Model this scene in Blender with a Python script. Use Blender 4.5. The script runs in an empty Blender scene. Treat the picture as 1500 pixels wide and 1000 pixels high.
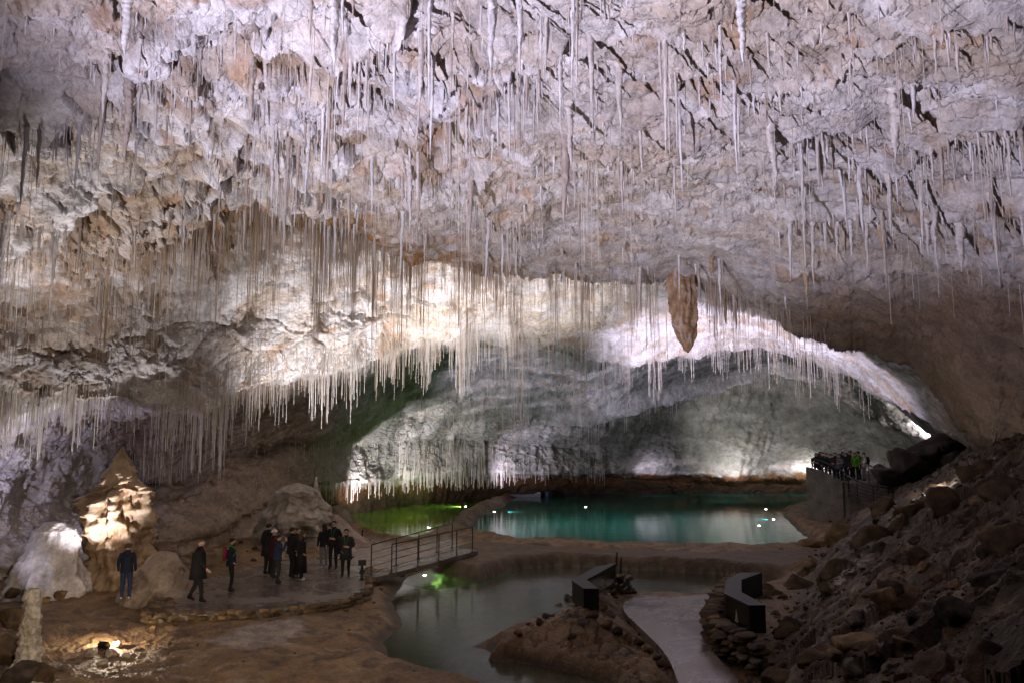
import bpy, math, random
import numpy as np
from mathutils import Vector, Matrix
C = bpy.context.scene.collection
sc = bpy.context.scene
RNG = np.random.default_rng(7)
random.seed(7)
F = 1167.0
TH = math.atan(140.0 / F)
CAM = np.array([0.0, 0.0, 4.85])

# ------------------------------------------------------------------ camera
cd = bpy.data.cameras.new('camera'); cam = bpy.data.objects.new('camera', cd); C.objects.link(cam)
cd.sensor_width = 36; cd.lens = 36 * F / 1500; cd.clip_end = 600; cd.clip_start = 0.05
cam.location = CAM; cam.rotation_euler = (math.pi / 2 + TH, 0, 0)
sc.camera = cam

def ray(px, py):
    """photo pixel -> direction with unit forward (y) component"""
    px = np.asarray(px, float); py = np.asarray(py, float)
    u = (px - 750) / F; v = (500 - py) / F
    y = math.cos(TH) - v * math.sin(TH); z = math.sin(TH) + v * math.cos(TH)
    return np.stack([u / y, np.ones_like(u / y), z / y], -1)

def at_depth(px, py, Y):
    return CAM + ray(px, py) * np.asarray(Y, float)[..., None]

def at_z(px, py, z=0.0):
    r = ray(px, py)
    t = (z - CAM[2]) / r[..., 2]
    return CAM + r * t[..., None]

def to_px(p):
    p = np.asarray(p, float) - CAM
    fy = p[..., 1] * math.cos(TH) + p[..., 2] * math.sin(TH)
    up = -p[..., 1] * math.sin(TH) + p[..., 2] * math.cos(TH)
    return 750 + F * p[..., 0] / fy, 500 - F * up / fy

# ------------------------------------------------------------------ noise
def _h(ix, iy, iz, seed):
    h = ix.astype(np.uint32) * np.uint32(374761393) + iy.astype(np.uint32) * np.uint32(668265263) + iz.astype(np.uint32) * np.uint32(2147483647 - 987654321) + np.uint32((seed * 362437 + 12345) & 0xffffffff)
    h ^= h >> np.uint32(13); h *= np.uint32(1274126177); h ^= h >> np.uint32(16); h *= np.uint32(2246822519); h ^= h >> np.uint32(13)
    return h

_G = np.array([(1,1,0),(-1,1,0),(1,-1,0),(-1,-1,0),(1,0,1),(-1,0,1),(1,0,-1),(-1,0,-1),(0,1,1),(0,-1,1),(0,1,-1),(0,-1,-1),(1,1,0),(-1,1,0),(0,-1,1),(0,-1,-1)], np.float32)

def perlin(p, seed=0):
    p = np.asarray(p, np.float32); sh = p.shape[:-1]; p = p.reshape(-1, 3)
    f0 = np.floor(p); i = f0.astype(np.int64); f = p - f0
    w = f * f * f * (f * (f * 6 - 15) + 10)
    out = np.zeros(len(p), np.float32)
    for dx in (0, 1):
        wx = w[:, 0] if dx else 1 - w[:, 0]
        for dy in (0, 1):
            wy = w[:, 1] if dy else 1 - w[:, 1]
            for dz in (0, 1):
                wz = w[:, 2] if dz else 1 - w[:, 2]
                g = _G[_h(i[:, 0] + dx, i[:, 1] + dy, i[:, 2] + dz, seed) & np.uint32(15)]
                out += wx * wy * wz * (g[:, 0] * (f[:, 0] - dx) + g[:, 1] * (f[:, 1] - dy) + g[:, 2] * (f[:, 2] - dz))
    return out.reshape(sh)

def fbm(p, octv=4, seed=0, gain=0.5, lac=2.03, ridged=False):
    p = np.asarray(p, np.float32); a = 1.0; out = 0; q = p.copy()
    for o in range(octv):
        n = perlin(q, seed + o * 17)
        out = out + a * ((0.5 - np.abs(n)) * 2 - 0.6 if ridged else n)
        a *= gain; q = q * lac + 3.7
    return out

def cells(p, seed=0):
    """nearest cell: f1, f2, hash id, vector from the cell's centre"""
    p = np.asarray(p, np.float32); sh = p.shape[:-1]; p = p.reshape(-1, 3)
    i = np.floor(p).astype(np.int64); n = len(p)
    b1 = np.full(n, 9, np.float32); b2 = np.full(n, 9, np.float32); bid = np.zeros(n, np.uint32); bv = np.zeros((n, 3), np.float32)
    for dx in (-1, 0, 1):
        for dy in (-1, 0, 1):
            for dz in (-1, 0, 1):
                c = i + (dx, dy, dz)
                h = _h(c[:, 0], c[:, 1], c[:, 2], seed)
                q = np.stack([(h & np.uint32(1023)), (h >> np.uint32(10)) & np.uint32(1023), (h >> np.uint32(20)) & np.uint32(1023)], -1).astype(np.float32) / 1023
                v = p - (c + q); d = (v * v).sum(-1)
                m = d < b1
                b2 = np.where(m, b1, np.minimum(b2, d)); b1 = np.where(m, d, b1); bid = np.where(m, h, bid); bv[m] = v[m]
    return np.sqrt(b1).reshape(sh), np.sqrt(b2).reshape(sh), bid.reshape(sh), bv.reshape(sh + (3,))

def blocks(p, size, seed, tilt=0.7, aniso=(1, 1, 1)):
    """faceted broken-rock height (about -1..1, in units of the cell size)"""
    q = np.asarray(p, np.float32) / size * np.array(aniso, np.float32)
    q = q + 0.18 * np.stack([perlin(q * 1.7, seed + 91), perlin(q * 1.7 + 9, seed + 92), perlin(q * 1.7 + 19, seed + 93)], -1)
    f1, f2, cid, v = cells(q, seed)
    a = (cid & np.uint32(255)).astype(np.float32) / 127.5 - 1
    b = ((cid >> np.uint32(8)) & np.uint32(255)).astype(np.float32) / 127.5 - 1
    c = ((cid >> np.uint32(16)) & np.uint32(255)).astype(np.float32) / 127.5 - 1
    o = ((cid >> np.uint32(24)) & np.uint32(255)).astype(np.float32) / 127.5 - 1
    return 0.30 * o + tilt * (a * v[..., 0] + b * v[..., 1] + c * v[..., 2]), f2 - f1, cid

def sstep(a, b, x):
    t = np.clip((x - a) / (b - a), 0, 1); return t * t * (3 - 2 * t)

def gauss(x, y, cx, cy, sx, sy):
    return np.exp(-((x - cx) / sx) ** 2 - ((y - cy) / sy) ** 2)

# ------------------------------------------------------------------ mesh helpers
def np_mesh(name, V, Fq, mat=None, smooth=True, col=None):
    """V (n,3); Fq (m,k) faces with the same number of corners"""
    me = bpy.data.meshes.new(name)
    V = np.ascontiguousarray(V, np.float32).reshape(-1, 3); Fq = np.ascontiguousarray(Fq, np.int32); k = Fq.shape[1]
    me.vertices.add(len(V)); me.vertices.foreach_set('co', V.ravel())
    me.loops.add(Fq.size); me.loops.foreach_set('vertex_index', Fq.ravel())
    me.polygons.add(len(Fq)); me.polygons.foreach_set('loop_start', np.arange(0, Fq.size, k, dtype=np.int32))
    me.polygons.foreach_set('use_smooth', np.full(len(Fq), smooth, bool))
    me.update(calc_edges=True)
    if col is not None:
        at = me.color_attributes.new('tint', 'FLOAT_COLOR', 'POINT')
        c4 = np.ones((len(V), 4), np.float32); c4[:, :3] = np.asarray(col, np.float32).reshape(-1, 3)
        at.data.foreach_set('color', c4.ravel())
    if mat is not None: me.materials.append(mat)
    return me

def grid_faces(nu, nv, flip=False, wrap=False):
    iu = np.arange(nu if wrap else nu - 1)[:, None]; iv = np.arange(nv - 1)[None, :]
    a = iu * nv + iv; b = ((iu + 1) % nu) * nv + iv
    f = np.stack([a, b, b + 1, a + 1], -1).reshape(-1, 4)
    return f[:, ::-1] if flip else f

def link(name, me, parent=None, **props):
    o = bpy.data.objects.new(name, me); C.objects.link(o)
    if parent is not None: o.parent = parent
    for k, v in props.items(): o[k] = v
    return o

def empty(name, loc, rz=0.0, **props):
    o = bpy.data.objects.new(name, None); C.objects.link(o); o.location = loc; o.rotation_euler = (0, 0, rz)
    o.empty_display_size = 0.2
    for k, v in props.items(): o[k] = v
    return o

class MB:
    def __init__(self): self.v = []; self.f = []
    def add(self, vs, fs):
        b = len(self.v); self.v += [tuple(map(float, p)) for p in vs]; self.f += [tuple(b + i for i in f) for f in fs]
    def box(self, x0, y0, z0, x1, y1, z1):
        vs = [(x, y, z) for x in (x0, x1) for y in (y0, y1) for z in (z0, z1)]
        self.add(vs, [(0, 1, 3, 2), (4, 6, 7, 5), (0, 4, 5, 1), (2, 3, 7, 6), (0, 2, 6, 4), (1, 5, 7, 3)])
    def tube(self, pts, r, n=8, cap=True):
        pts = [Vector(p) for p in pts]; rings = []
        rs = r if isinstance(r, (list, tuple)) else [r] * len(pts)
        for i, p in enumerate(pts):
            t = (pts[min(i + 1, len(pts) - 1)] - pts[max(i - 1, 0)]).normalized()
            a = t.cross(Vector((0, 0, 1))) if abs(t.z) < 0.95 else t.cross(Vector((1, 0, 0)))
            a.normalize(); b = t.cross(a)
            rings.append([p + (a * math.cos(2 * math.pi * k / n) + b * math.sin(2 * math.pi * k / n)) * rs[i] for k in range(n)])
        vs = [q for R in rings for q in R]; fs = []
        for i in range(len(pts) - 1):
            for k in range(n):
                fs.append((i * n + k, i * n + (k + 1) % n, (i + 1) * n + (k + 1) % n, (i + 1) * n + k))
        if cap: fs += [tuple(range(n))[::-1], tuple((len(pts) - 1) * n + k for k in range(n))]
        self.add(vs, fs)
    def lathe(self, prof, n=16, c=(0, 0, 0)):
        vs = [(c[0] + r * math.cos(2 * math.pi * k / n), c[1] + r * math.sin(2 * math.pi * k / n), c[2] + z) for r, z in prof for k in range(n)]
        fs = [(i * n + k, i * n + (k + 1) % n, (i + 1) * n + (k + 1) % n, (i + 1) * n + k) for i in range(len(prof) - 1) for k in range(n)]
        fs += [tuple(range(n))[::-1], tuple((len(prof) - 1) * n + k for k in range(n))]
        self.add(vs, fs)
    def ell(self, c, r, nu=14, nv=9):
        vs = []; fs = []
        for j in range(nv + 1):
            t = math.pi * j / nv
            for i in range(nu):
                a = 2 * math.pi * i / nu
                vs.append((c[0] + r[0] * math.sin(t) * math.cos(a), c[1] + r[1] * math.sin(t) * math.sin(a), c[2] - r[2] * math.cos(t)))
        for j in range(nv):
            for i in range(nu): fs.append((j * nu + i, j * nu + (i + 1) % nu, (j + 1) * nu + (i + 1) % nu, (j + 1) * nu + i))
        self.add(vs, fs)
    def prism(self, poly, z0, z1):
        n = len(poly); vs = [(x, y, z0) for x, y in poly] + [(x, y, z1) for x, y in poly]
        self.add(vs, [tuple(range(n))[::-1], tuple(range(n, 2 * n))] + [(i, (i + 1) % n, n + (i + 1) % n, n + i) for i in range(n)])
    def mesh(self, name, mat=None, smooth=False, bevel=0.0):
        me = bpy.data.meshes.new(name); me.from_pydata(self.v, [], self.f)
        if bevel:
            import bmesh
            bm = bmesh.new(); bm.from_mesh(me); bmesh.ops.bevel(bm, geom=bm.edges[:], offset=bevel, segments=2, affect='EDGES'); bm.to_mesh(me); bm.free()
        me.polygons.foreach_set('use_smooth', [smooth] * len(me.polygons)); me.update()
        if mat is not None: me.materials.append(mat)
        return me
    def build(self, name, mat=None, parent=None, smooth=False, bevel=0.0, **props):
        return link(name, self.mesh(name, mat, smooth, bevel), parent, **props)

# ------------------------------------------------------------------ materials
def nodes_of(name):
    m = bpy.data.materials.new(name); m.use_nodes = True; nt = m.node_tree
    b = nt.nodes.get('Principled BSDF')
    return m, nt, b

def N(nt, t, **kw):
    n = nt.nodes.new(t)
    for k, v in kw.items():
        if k.startswith('i_'):
            n.inputs[k[2:].replace('_', ' ')].default_value = v
        else: setattr(n, k, v)
    return n

def mixcol(nt, fac, a, b, mode='MIX'):
    m = nt.nodes.new('ShaderNodeMix'); m.data_type = 'RGBA'; m.blend_type = mode
    for s, v in ((m.inputs[0], fac), (m.inputs[6], a), (m.inputs[7], b)):
        if hasattr(v, 'is_linked') or hasattr(v, 'node'): nt.links.new(v, s)
        elif isinstance(v, (int, float)): s.default_value = v
        else: s.default_value = (*v, 1)
    return m.outputs[2]

def ramp(nt, src, p0, p1, c0=(0, 0, 0), c1=(1, 1, 1)):
    r = nt.nodes.new('ShaderNodeValToRGB'); r.color_ramp.elements[0].position = p0; r.color_ramp.elements[1].position = p1
    r.color_ramp.elements[0].color = (*c0, 1); r.color_ramp.elements[1].color = (*c1, 1)
    nt.links.new(src, r.inputs[0]); return r.outputs[0]

def rock_mat(name, base=None, var=(0.55, 1.15), scale=1.3, rough=0.75, bump=0.5, bscale=9.0, spec=0.3, tint=True, coords='Object'):
    """rock whose colour comes from the vertex tint (or a base colour), mottled in 3-D, with fine relief"""
    m, nt, b = nodes_of(name)
    tc = N(nt, 'ShaderNodeTexCoord'); co = tc.outputs[coords]
    if tint:
        at = N(nt, 'ShaderNodeVertexColor', layer_name='tint'); col = at.outputs[0]
    else:
        rgb = N(nt, 'ShaderNodeRGB'); rgb.outputs[0].default_value = (*base, 1); col = rgb.outputs[0]
    n1 = N(nt, 'ShaderNodeTexNoise', i_Scale=scale, i_Detail=8.0, i_Roughness=0.65); nt.links.new(co, n1.inputs['Vector'])
    n2 = N(nt, 'ShaderNodeTexNoise', i_Scale=scale * 7, i_Detail=6.0, i_Roughness=0.7); nt.links.new(co, n2.inputs['Vector'])
    f1 = ramp(nt, n1.outputs[0], 0.33, 0.66, (var[0],) * 3, (var[1],) * 3)
    f2 = ramp(nt, n2.outputs[0], 0.32, 0.62, (0.68, 0.64, 0.6), (1.06, 1.06, 1.06))
    c = mixcol(nt, 1.0, col, f1, 'MULTIPLY'); c = mixcol(nt, 0.85, c, f2, 'MULTIPLY')
    nt.links.new(c, b.inputs['Base Color'])
    b.inputs['Roughness'].default_value = rough; b.inputs['Specular IOR Level'].default_value = spec
    n3 = N(nt, 'ShaderNodeTexNoise', i_Scale=bscale, i_Detail=8.0, i_Roughness=0.68); nt.links.new(co, n3.inputs['Vector'])
    bp = N(nt, 'ShaderNodeBump', i_Strength=bump, i_Distance=0.12); nt.links.new(n3.outputs[0], bp.inputs['Height'])
    nt.links.new(bp.outputs[0], b.inputs['Normal'])
    return m

def plain_mat(name, col, rough=0.6, metal=0.0, spec=0.5, nscale=20.0, var=0.25, bump=0.0, emit=None, estr=0.0):
    m, nt, b = nodes_of(name)
    tc = N(nt, 'ShaderNodeTexCoord')
    n1 = N(nt, 'ShaderNodeTexNoise', i_Scale=nscale, i_Detail=5.0); nt.links.new(tc.outputs['Object'], n1.inputs['Vector'])
    f = ramp(nt, n1.outputs[0], 0.3, 0.7, (1 - var,) * 3, (1 + var * 0.5,) * 3)
    nt.links.new(mixcol(nt, 1.0, col, f, 'MULTIPLY'), b.inputs['Base Color'])
    b.inputs['Roughness'].default_value = rough; b.inputs['Metallic'].default_value = metal; b.inputs['Specular IOR Level'].default_value = spec
    if bump:
        bp = N(nt, 'ShaderNodeBump', i_Strength=bump, i_Distance=0.02); nt.links.new(n1.outputs[0], bp.inputs['Height']); nt.links.new(bp.outputs[0], b.inputs['Normal'])
    if emit is not None:
        b.inputs['Emission Color'].default_value = (*emit, 1); b.inputs['Emission Strength'].default_value = estr
    return m
# ================================================================== the cave vault: one continuous rock surface
WATER_Z = -0.5
XS = [-250, 0, 90, 180, 260, 340, 420, 500, 600, 700, 800, 900, 1000, 1100, 1180, 1260, 1340, 1400, 1460, 1500, 1750]
ROWS = [
 ('over',  [(-250,-420,6.5),(750,-420,7),(1750,-420,6.5)], 0),
 ('top',   [(-250,-30,9.5),(0,-30,10.6),(300,-30,11.6),(750,-30,12),(1200,-30,11.4),(1500,-30,10.4),(1750,-30,9.3)], 50),
 ('near',  [(-250,130,12),(0,130,13.4),(300,130,15.2),(750,130,16.2),(1200,130,15),(1500,130,13.2),(1750,130,12)], 100),
 ('mid',   [(-250,260,15),(0,260,17),(300,250,19.4),(750,265,21.8),(1200,265,20),(1500,260,17),(1750,260,15)], 88),
 ('lip1',  [(-250,400,18),(0,405,20.5),(100,400,21.2),(180,372,22.4),(250,345,23),(330,308,23.6),(400,318,24.4),(450,328,25),(520,348,26),(600,384,28),(700,402,29.5),(800,406,30.3),(900,403,30.8),(1000,405,31),(1060,425,31.5),(1130,450,32),(1178,486,32.5),(1250,508,33),(1335,524,33),(1370,562,32.4),(1400,622,31.5),(1440,660,30),(1500,665,28),(1750,700,24)], 105),
 ('rec1',  [(-250,430,20),(0,438,23),(100,435,24),(180,405,25.2),(330,342,26.4),(420,340,28),(500,350,29.4),(600,379,31.6),(750,390,34.4),(1000,393,35.4),(1130,440,35.8),(1178,478,36),(1250,498,36.2),(1335,514,36),(1370,550,35.5),(1400,608,35),(1440,668,33),(1500,675,32),(1750,710,27)], 26),
 ('band',  [(-250,520,21),(0,520,24.5),(180,498,28),(330,455,31.5),(500,452,35),(600,456,37),(750,452,40),(900,455,43),(1000,464,45),(1130,490,46),(1178,505,46),(1260,530,45),(1340,562,42),(1370,585,40.5),(1410,628,38),(1500,690,34),(1750,720,29)], 60),
 ('lip2',  [(-250,600,22),(0,600,25.5),(120,592,27),(180,590,28.5),(260,612,30),(320,592,32),(345,572,33),(410,560,35),(480,549,37),(560,528,39.5),(600,520,41),(640,508,42.4),(700,498,44),(760,500,45.5),(850,524,48),(940,531,50),(1050,513,51),(1120,512,51),(1178,524,51),(1260,557,49),(1310,590,46.5),(1370,620,43),(1410,650,41),(1500,700,36),(1750,730,30)], 70),
 ('rec2',  [(-250,640,24),(0,640,28.8),(180,604,33),(260,604,35),(340,570,37),(480,545,42),(600,512,46),(700,500,49.5),(760,505,50.5),(850,528,53.5),(940,524,56),(1050,506,57),(1120,506,57),(1178,518,56.5),(1260,548,54.5),(1310,584,52),(1370,618,48),(1410,655,45),(1500,710,38),(1750,740,31)], 26),
 ('vault', [(-250,690,25),(0,690,30),(180,650,37),(260,640,38),(340,622,40),(480,598,45),(600,560,53),(700,546,57),(850,572,61.5),(940,558,63.5),(1050,540,65),(1150,528,65),(1260,575,62),(1310,608,57),(1370,635,52),(1410,662,48),(1500,720,40),(1750,750,32)], 50),
 ('ridge', [(-250,720,25.2),(0,725,30.6),(180,692,38.4),(260,682,39),(340,660,40.4),(480,630,46.5),(600,600,58),(700,608,63),(800,618,66),(840,613,66.5),(900,600,67),(1000,573,67.5),(1090,549,67.5),(1150,535,67),(1260,602,62),(1310,622,60),(1370,648,55),(1410,672,51),(1500,730,42),(1750,760,33)], 40),
 ('rec3',  [(-250,745,25.4),(0,750,30.8),(180,716,38.8),(260,704,39.4),(340,674,40.7),(480,640,49),(600,611,59.5),(700,615,65),(800,622,68.5),(840,617,69.5),(900,602,70.5),(1000,574,71),(1090,551,71),(1150,542,70.5),(1260,618,67),(1310,634,64),(1370,656,58),(1410,678,54),(1500,740,43),(1750,770,34)], 16),
 ('far',   [(-250,780,25.6),(0,790,31),(180,755,34),(260,738,35.5),(340,700,38.5),(420,664,43.5),(480,655,52),(600,646,61),(700,644,67),(840,657,72),(1000,645,73.5),(1150,640,74),(1260,656,71),(1310,662,67),(1370,672,61),(1410,688,56),(1500,750,44),(1750,780,35)], 56),
 ('wline', [(-250,830,25.8),(0,830,29),(180,800,31.8),(260,790,33),(340,762,37),(420,716,42.5),(480,706,51.5),(540,708,55),(600,698,61),(700,690,67.5),(840,692,72),(1000,698,75),(1100,702,75.5),(1180,698,75.5),(1260,690,71.5),(1310,690,67),(1370,700,61),(1410,706,56),(1500,760,44),(1750,790,35)], 46),
 ('under', [(-250,840,26.3),(0,840,29.2),(180,812,32),(260,800,33.2),(340,774,37.2),(420,722,43.3),(480,712,53.8),(600,705,64),(700,697,70),(840,698,75),(1000,703,78),(1180,703,78.5),(1260,694,74),(1310,700,69),(1370,710,62),(1410,712,57),(1500,770,44.5),(1750,800,35.5)], 14),
 ('foot',  [(-250,960,26),(0,920,27.5),(180,920,30.6),(260,900,32),(340,870,36),(420,822,43),(480,775,55),(600,762,65),(700,748,72),(840,740,77),(1000,738,80),(1180,738,80),(1260,745,74.5),(1310,750,69.5),(1370,760,62.5),(1410,770,57.5),(1500,830,45),(1750,880,36)], 56),
]
ROWI = {r[0]: i for i, r in enumerate(ROWS)}

def smooth1(a, k, axis=0):
    ker = np.exp(-np.linspace(-2, 2, 2 * k + 1) ** 2); ker /= ker.sum()
    pad = [(0, 0)] * a.ndim; pad[axis] = (k, k)
    b = np.pad(a, pad, mode='edge'); out = np.zeros_like(a)
    for i, w in enumerate(ker):
        out += w * np.take(b, np.arange(i, i + a.shape[axis]), axis=axis)
    return out

U = np.concatenate([np.arange(-250, -20, 6), np.arange(-20, 1522, 1.7), np.arange(1524, 1752, 6)]).astype(float)
rows_py = np.array([np.interp(U, [p[0] for p in r[1]], [p[1] for p in r[1]]) for r in ROWS])
rows_Y = np.array([np.interp(U, [p[0] for p in r[1]], [p[2] for p in r[1]]) for r in ROWS])
rows_py = smooth1(rows_py, 9, 1); rows_Y = smooth1(rows_Y, 22, 1)
# ledges wander: irregular offsets along each lip
for nm, amp in (('lip1', 9), ('lip2', 10), ('ridge', 7), ('wline', 4), ('band', 8)):
    i = ROWI[nm]
    q = np.stack([U / 70, np.full_like(U, i * 7.3), np.zeros_like(U)], -1)
    off = amp * (fbm(q, 4, 40 + i, gain=0.6))
    rows_py[i] += off
    if nm in ('lip1', 'lip2', 'ridge'): rows_py[i + 1] += off * 0.9
PY = []; YY = []; S = []
for i in range(1, len(ROWS)):
    n = ROWS[i][2]
    t = np.arange(n) / n
    PY.append(rows_py[i - 1][None] * (1 - t)[:, None] + rows_py[i][None] * t[:, None])
    YY.append(1 / ((1 - t)[:, None] / rows_Y[i - 1][None] + t[:, None] / rows_Y[i][None]) if i <= 4 else rows_Y[i - 1][None] * (1 - t)[:, None] + rows_Y[i][None] * t[:, None])
    S.append(i - 1 + t)
PY.append(rows_py[-1][None]); YY.append(rows_Y[-1][None]); S.append(np.array([len(ROWS) - 1.0]))
PY = smooth1(np.concatenate(PY), 3, 0); YY = smooth1(np.concatenate(YY), 4, 0); S = np.concatenate(S)
PX = np.broadcast_to(U[None], PY.shape)
SS = np.broadcast_to(S[:, None], PY.shape)
P0 = at_depth(PX, PY, YY).astype(np.float32)          # (ns, nu, 3)

def grid_normals(P):
    du = np.gradient(P, axis=1); ds = np.gradient(P, axis=0)
    n = np.cross(du, ds); n /= np.linalg.norm(n, axis=-1, keepdims=True) + 1e-9
    return n
NRM = grid_normals(smooth1(smooth1(P0, 8, 0), 8, 1))
if ((CAM - P0) * NRM).sum(-1).mean() < 0: NRM = -NRM
fine = YY / 30.0
rub = np.clip(gauss(PX, PY, 150, 290, 420, 130) * 1.2 + 0.75 * gauss(PX, PY, 330, 130, 330, 130) + 0.8 * gauss(PX, PY, 620, 120, 200, 150) + 0.75 * gauss(PX, PY, 520, 470, 130, 45) + 0.7 * gauss(PX, PY, 90, 520, 220, 70) + 0.14, 0, 1.2) * (SS < ROWI['rec2'])
rub = np.where(SS >= ROWI['rec2'], 0.22, rub)
strata = np.clip(sstep(760, 1050, PX) * sstep(340, 240, PY) + 0.7 * sstep(1150, 1300, PX) * sstep(360, 420, PY) * (SS < ROWI['rec1']) + 0.5 * (SS > ROWI['rec2']), 0, 1)
D = 0.42 * fbm(P0 / 5.0, 3, 1) * np.clip(fine, 0.6, 1.3)
LIPS = [([(-60,182),(60,176),(110,168),(150,132),(240,102),(310,128)], 0.55, 60), ([(430,122),(450,116),(520,76),(590,24),(620,-20)], 0.55, 70), ([(575,232),(640,252),(680,276),(760,318),(815,322)], 0.50, 55), ([(985,222),(1060,212),(1100,196),(1150,186),(1290,172)], 0.38, 45), ([(960,165),(1000,150),(1100,126),(1230,96),(1340,52),(1420,10)], 0.30, 50),
        ([(-60,292),(60,318),(150,338),(260,344),(350,352)], 0.40, 45), ([(1110,336),(1200,326),(1290,318),(1400,312),(1560,292)], 0.28, 35), ([(800,198),(850,212),(920,232),(1010,238)], 0.32, 45), ([(660,132),(720,118),(800,84),(860,40)], 0.40, 55), ([(1280,262),(1360,214),(1420,200),(1520,176)], 0.40, 50), ([(-60,470),(60,462),(160,448),(240,452)], 0.35, 35), ([(1120,408),(1200,398),(1300,400),(1420,392)], 0.18, 30), ([(330,226),(400,206),(460,214),(520,196)], 0.32, 40), ([(1040,286),(1120,272),(1210,262)], 0.2, 30)]
LIPD = np.zeros_like(PX)
for pl, amp, fall in LIPS:
    xs_ = [p_[0] for p_ in pl]; ys_ = [p_[1] for p_ in pl]
    L_ = np.interp(U, xs_, ys_) + 16 * fbm(np.stack([U / 55, np.full_like(U, ys_[0]), 0 * U], -1), 4, 97, gain=0.6)
    inx = sstep(xs_[0], xs_[0] + 35, U) * sstep(xs_[-1], xs_[-1] - 35, U)
    dd = L_[None] - PY
    D += amp * inx[None] * np.exp(-np.clip(dd, 0, None) / fall) * sstep(-4, 3, dd) * (YY / 18) ** 0.6
    LIPD = np.maximum(LIPD, inx[None] * np.exp(-(np.clip(dd - 1, -99, 999) / 9) ** 2))
b1, e1, _ = blocks(P0, 2.3, 11, 1.15, (1, 0.8, 1.4)); calm = 0.28 + 0.72 * sstep(-0.22, 0.22, fbm(P0 / 3.6, 3, 88) + 0.35 * (rub - 0.4))
D += 0.36 * rub * b1 * np.clip(fine, 0.6, 1.2) - 0.14 * rub * sstep(0.10, 0.0, e1)
b2, e2, _ = blocks(P0, 0.95, 12, 1.15, (1, 0.9, 1.3)); D += 0.27 * rub * calm * b2 - 0.09 * rub * sstep(0.10, 0.0, e2)
b3, e3, _ = blocks(P0, 0.42, 13, 1.2); D += 0.10 * (0.3 + rub) * calm * b3
# bedding: tilted steps with ragged edges
w = fbm(P0 / np.array([2.6, 2.2, 2.2], np.float32), 4, 21)
q = (P0[..., 0] * 0.46 + P0[..., 1] * 0.86 + P0[..., 2] * 0.25) / 1.25 + 0.7 * w
fr = q - np.floor(q)
D += strata * (0.22 * (fr - 0.5) + 0.09 * ((q * 2.7) % 1.0 - 0.5))
rgm = np.exp(-((SS - ROWI['ridge'] + 0.12) / 0.22) ** 2) * sstep(800, 860, PX) * sstep(1200, 1150, PX)
D += 0.9 * rgm
q2 = (P0[..., 0] * -0.35 + P0[..., 2] * 1.5 + P0[..., 1] * 0.25) / 0.9 + 1.7 * w + 0.5 * fbm(P0 / 0.8, 3, 23)
D += 0.16 * ((q2 % 1.0) - 0.5) * np.where(SS > ROWI['rec2'], 0.8, 0.3)
D += calm * 0.13 * fbm(P0 / 1.1, 5, 31, gain=0.58) + calm * 0.06 * fbm(P0 / 0.28, 3, 33, gain=0.65)
D = D + np.where(SS > ROWI['rec2'], 0.22 * fbm(P0 / 1.6, 6, 35, gain=0.62), 0)
D = np.where(SS > ROWI['rec2'], 0.62 * D + 0.35 * rgm, D)
P = P0 + NRM * D[..., None]
# coral-like knobs and stubs that hang from the roof
k1 = np.clip(fbm(P0 * np.array([3.2, 3.2, 1.0], np.float32), 3, 51, gain=0.6) - 0.28, 0, 1)
k2 = np.clip(perlin(P0 * np.array([7.5, 7.5, 2.0], np.float32), 52) - 0.3, 0, 1)
roof = np.clip(-NRM[..., 2], 0, 1)
drip = 0.42 * (1 - 0.85 * np.clip(rub, 0, 1)) * (0.6 * k1 * np.clip(YY / 16, 0.6, 2) + 0.5 * k2) * roof * np.where(SS < ROWI['rec2'], 1.0, 0.8) * (0.1 + 1.2 * sstep(-0.1, 0.45, fbm(P0 / 3.5, 2, 55)))
P[..., 2] -= drip
# draped curtain relief on the walls: vertical flutes
wall = np.clip(1 - np.abs(NRM[..., 2]), 0, 1)
ln = PX * YY / F
fl = perlin(np.stack([P0[..., 0] * 1.7 + P0[..., 1] * 0.6, P0[..., 2] * 0.22 + 0.5 * w, P0[..., 1] * 0.3], -1), 61)
P += NRM * (0.42 * np.clip(fl + 0.1, -0.3, 1) * wall * np.where((SS > ROWI['rec2']), np.where(PX < 470, 1.15, 0.55), 0.2))[..., None]
P = P.astype(np.float32)

# ---- rock colours, with light and shade painted in on the far vault
cream = np.array([0.66, 0.585, 0.52]); white = np.array([0.76, 0.73, 0.72]); pink = np.array([0.58, 0.47, 0.42])
ochre = np.array([0.46, 0.24, 0.085]); brown = np.array([0.27, 0.185, 0.12]); dark = np.array([0.075, 0.045, 0.025]); olive = np.array([0.25, 0.25, 0.21])
def lerp(a, b, t): return a + (b - a) * np.clip(t, 0, 1)[..., None]
c = np.broadcast_to(white, P.shape).copy()
c = lerp(c, cream, sstep(-0.25, 0.3, fbm(P0 / 1.6, 4, 71)))
c = lerp(c, pink, 0.25 * sstep(0.1, 0.5, fbm(P0 / 2.7, 4, 72)))
c = lerp(c, np.array([0.58, 0.46, 0.33]), 0.36 * sstep(0.12, 0.4, fbm(P0 / np.array([1.9, 0.9, 0.9]), 4, 79)))
hid = ((b2 + b1) > 0.0)
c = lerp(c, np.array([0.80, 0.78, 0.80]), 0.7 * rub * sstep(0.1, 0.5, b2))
c = lerp(c, brown * 1.25, 0.75 * rub * sstep(0.15, 0.6, -b2 + 0.4 * fbm(P0 / 0.8, 3, 75)))  # raised blocks whiter, sunk blocks browner
st = sstep(0.15, 0.5, fbm(P0 / 0.9, 4, 73)) * (0.25 + 0.75 * sstep(-0.1, 0.3, fbm(P0 / 4, 2, 74)))
c = lerp(c, white * 1.07, 0.6 * (1 - calm))
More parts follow.
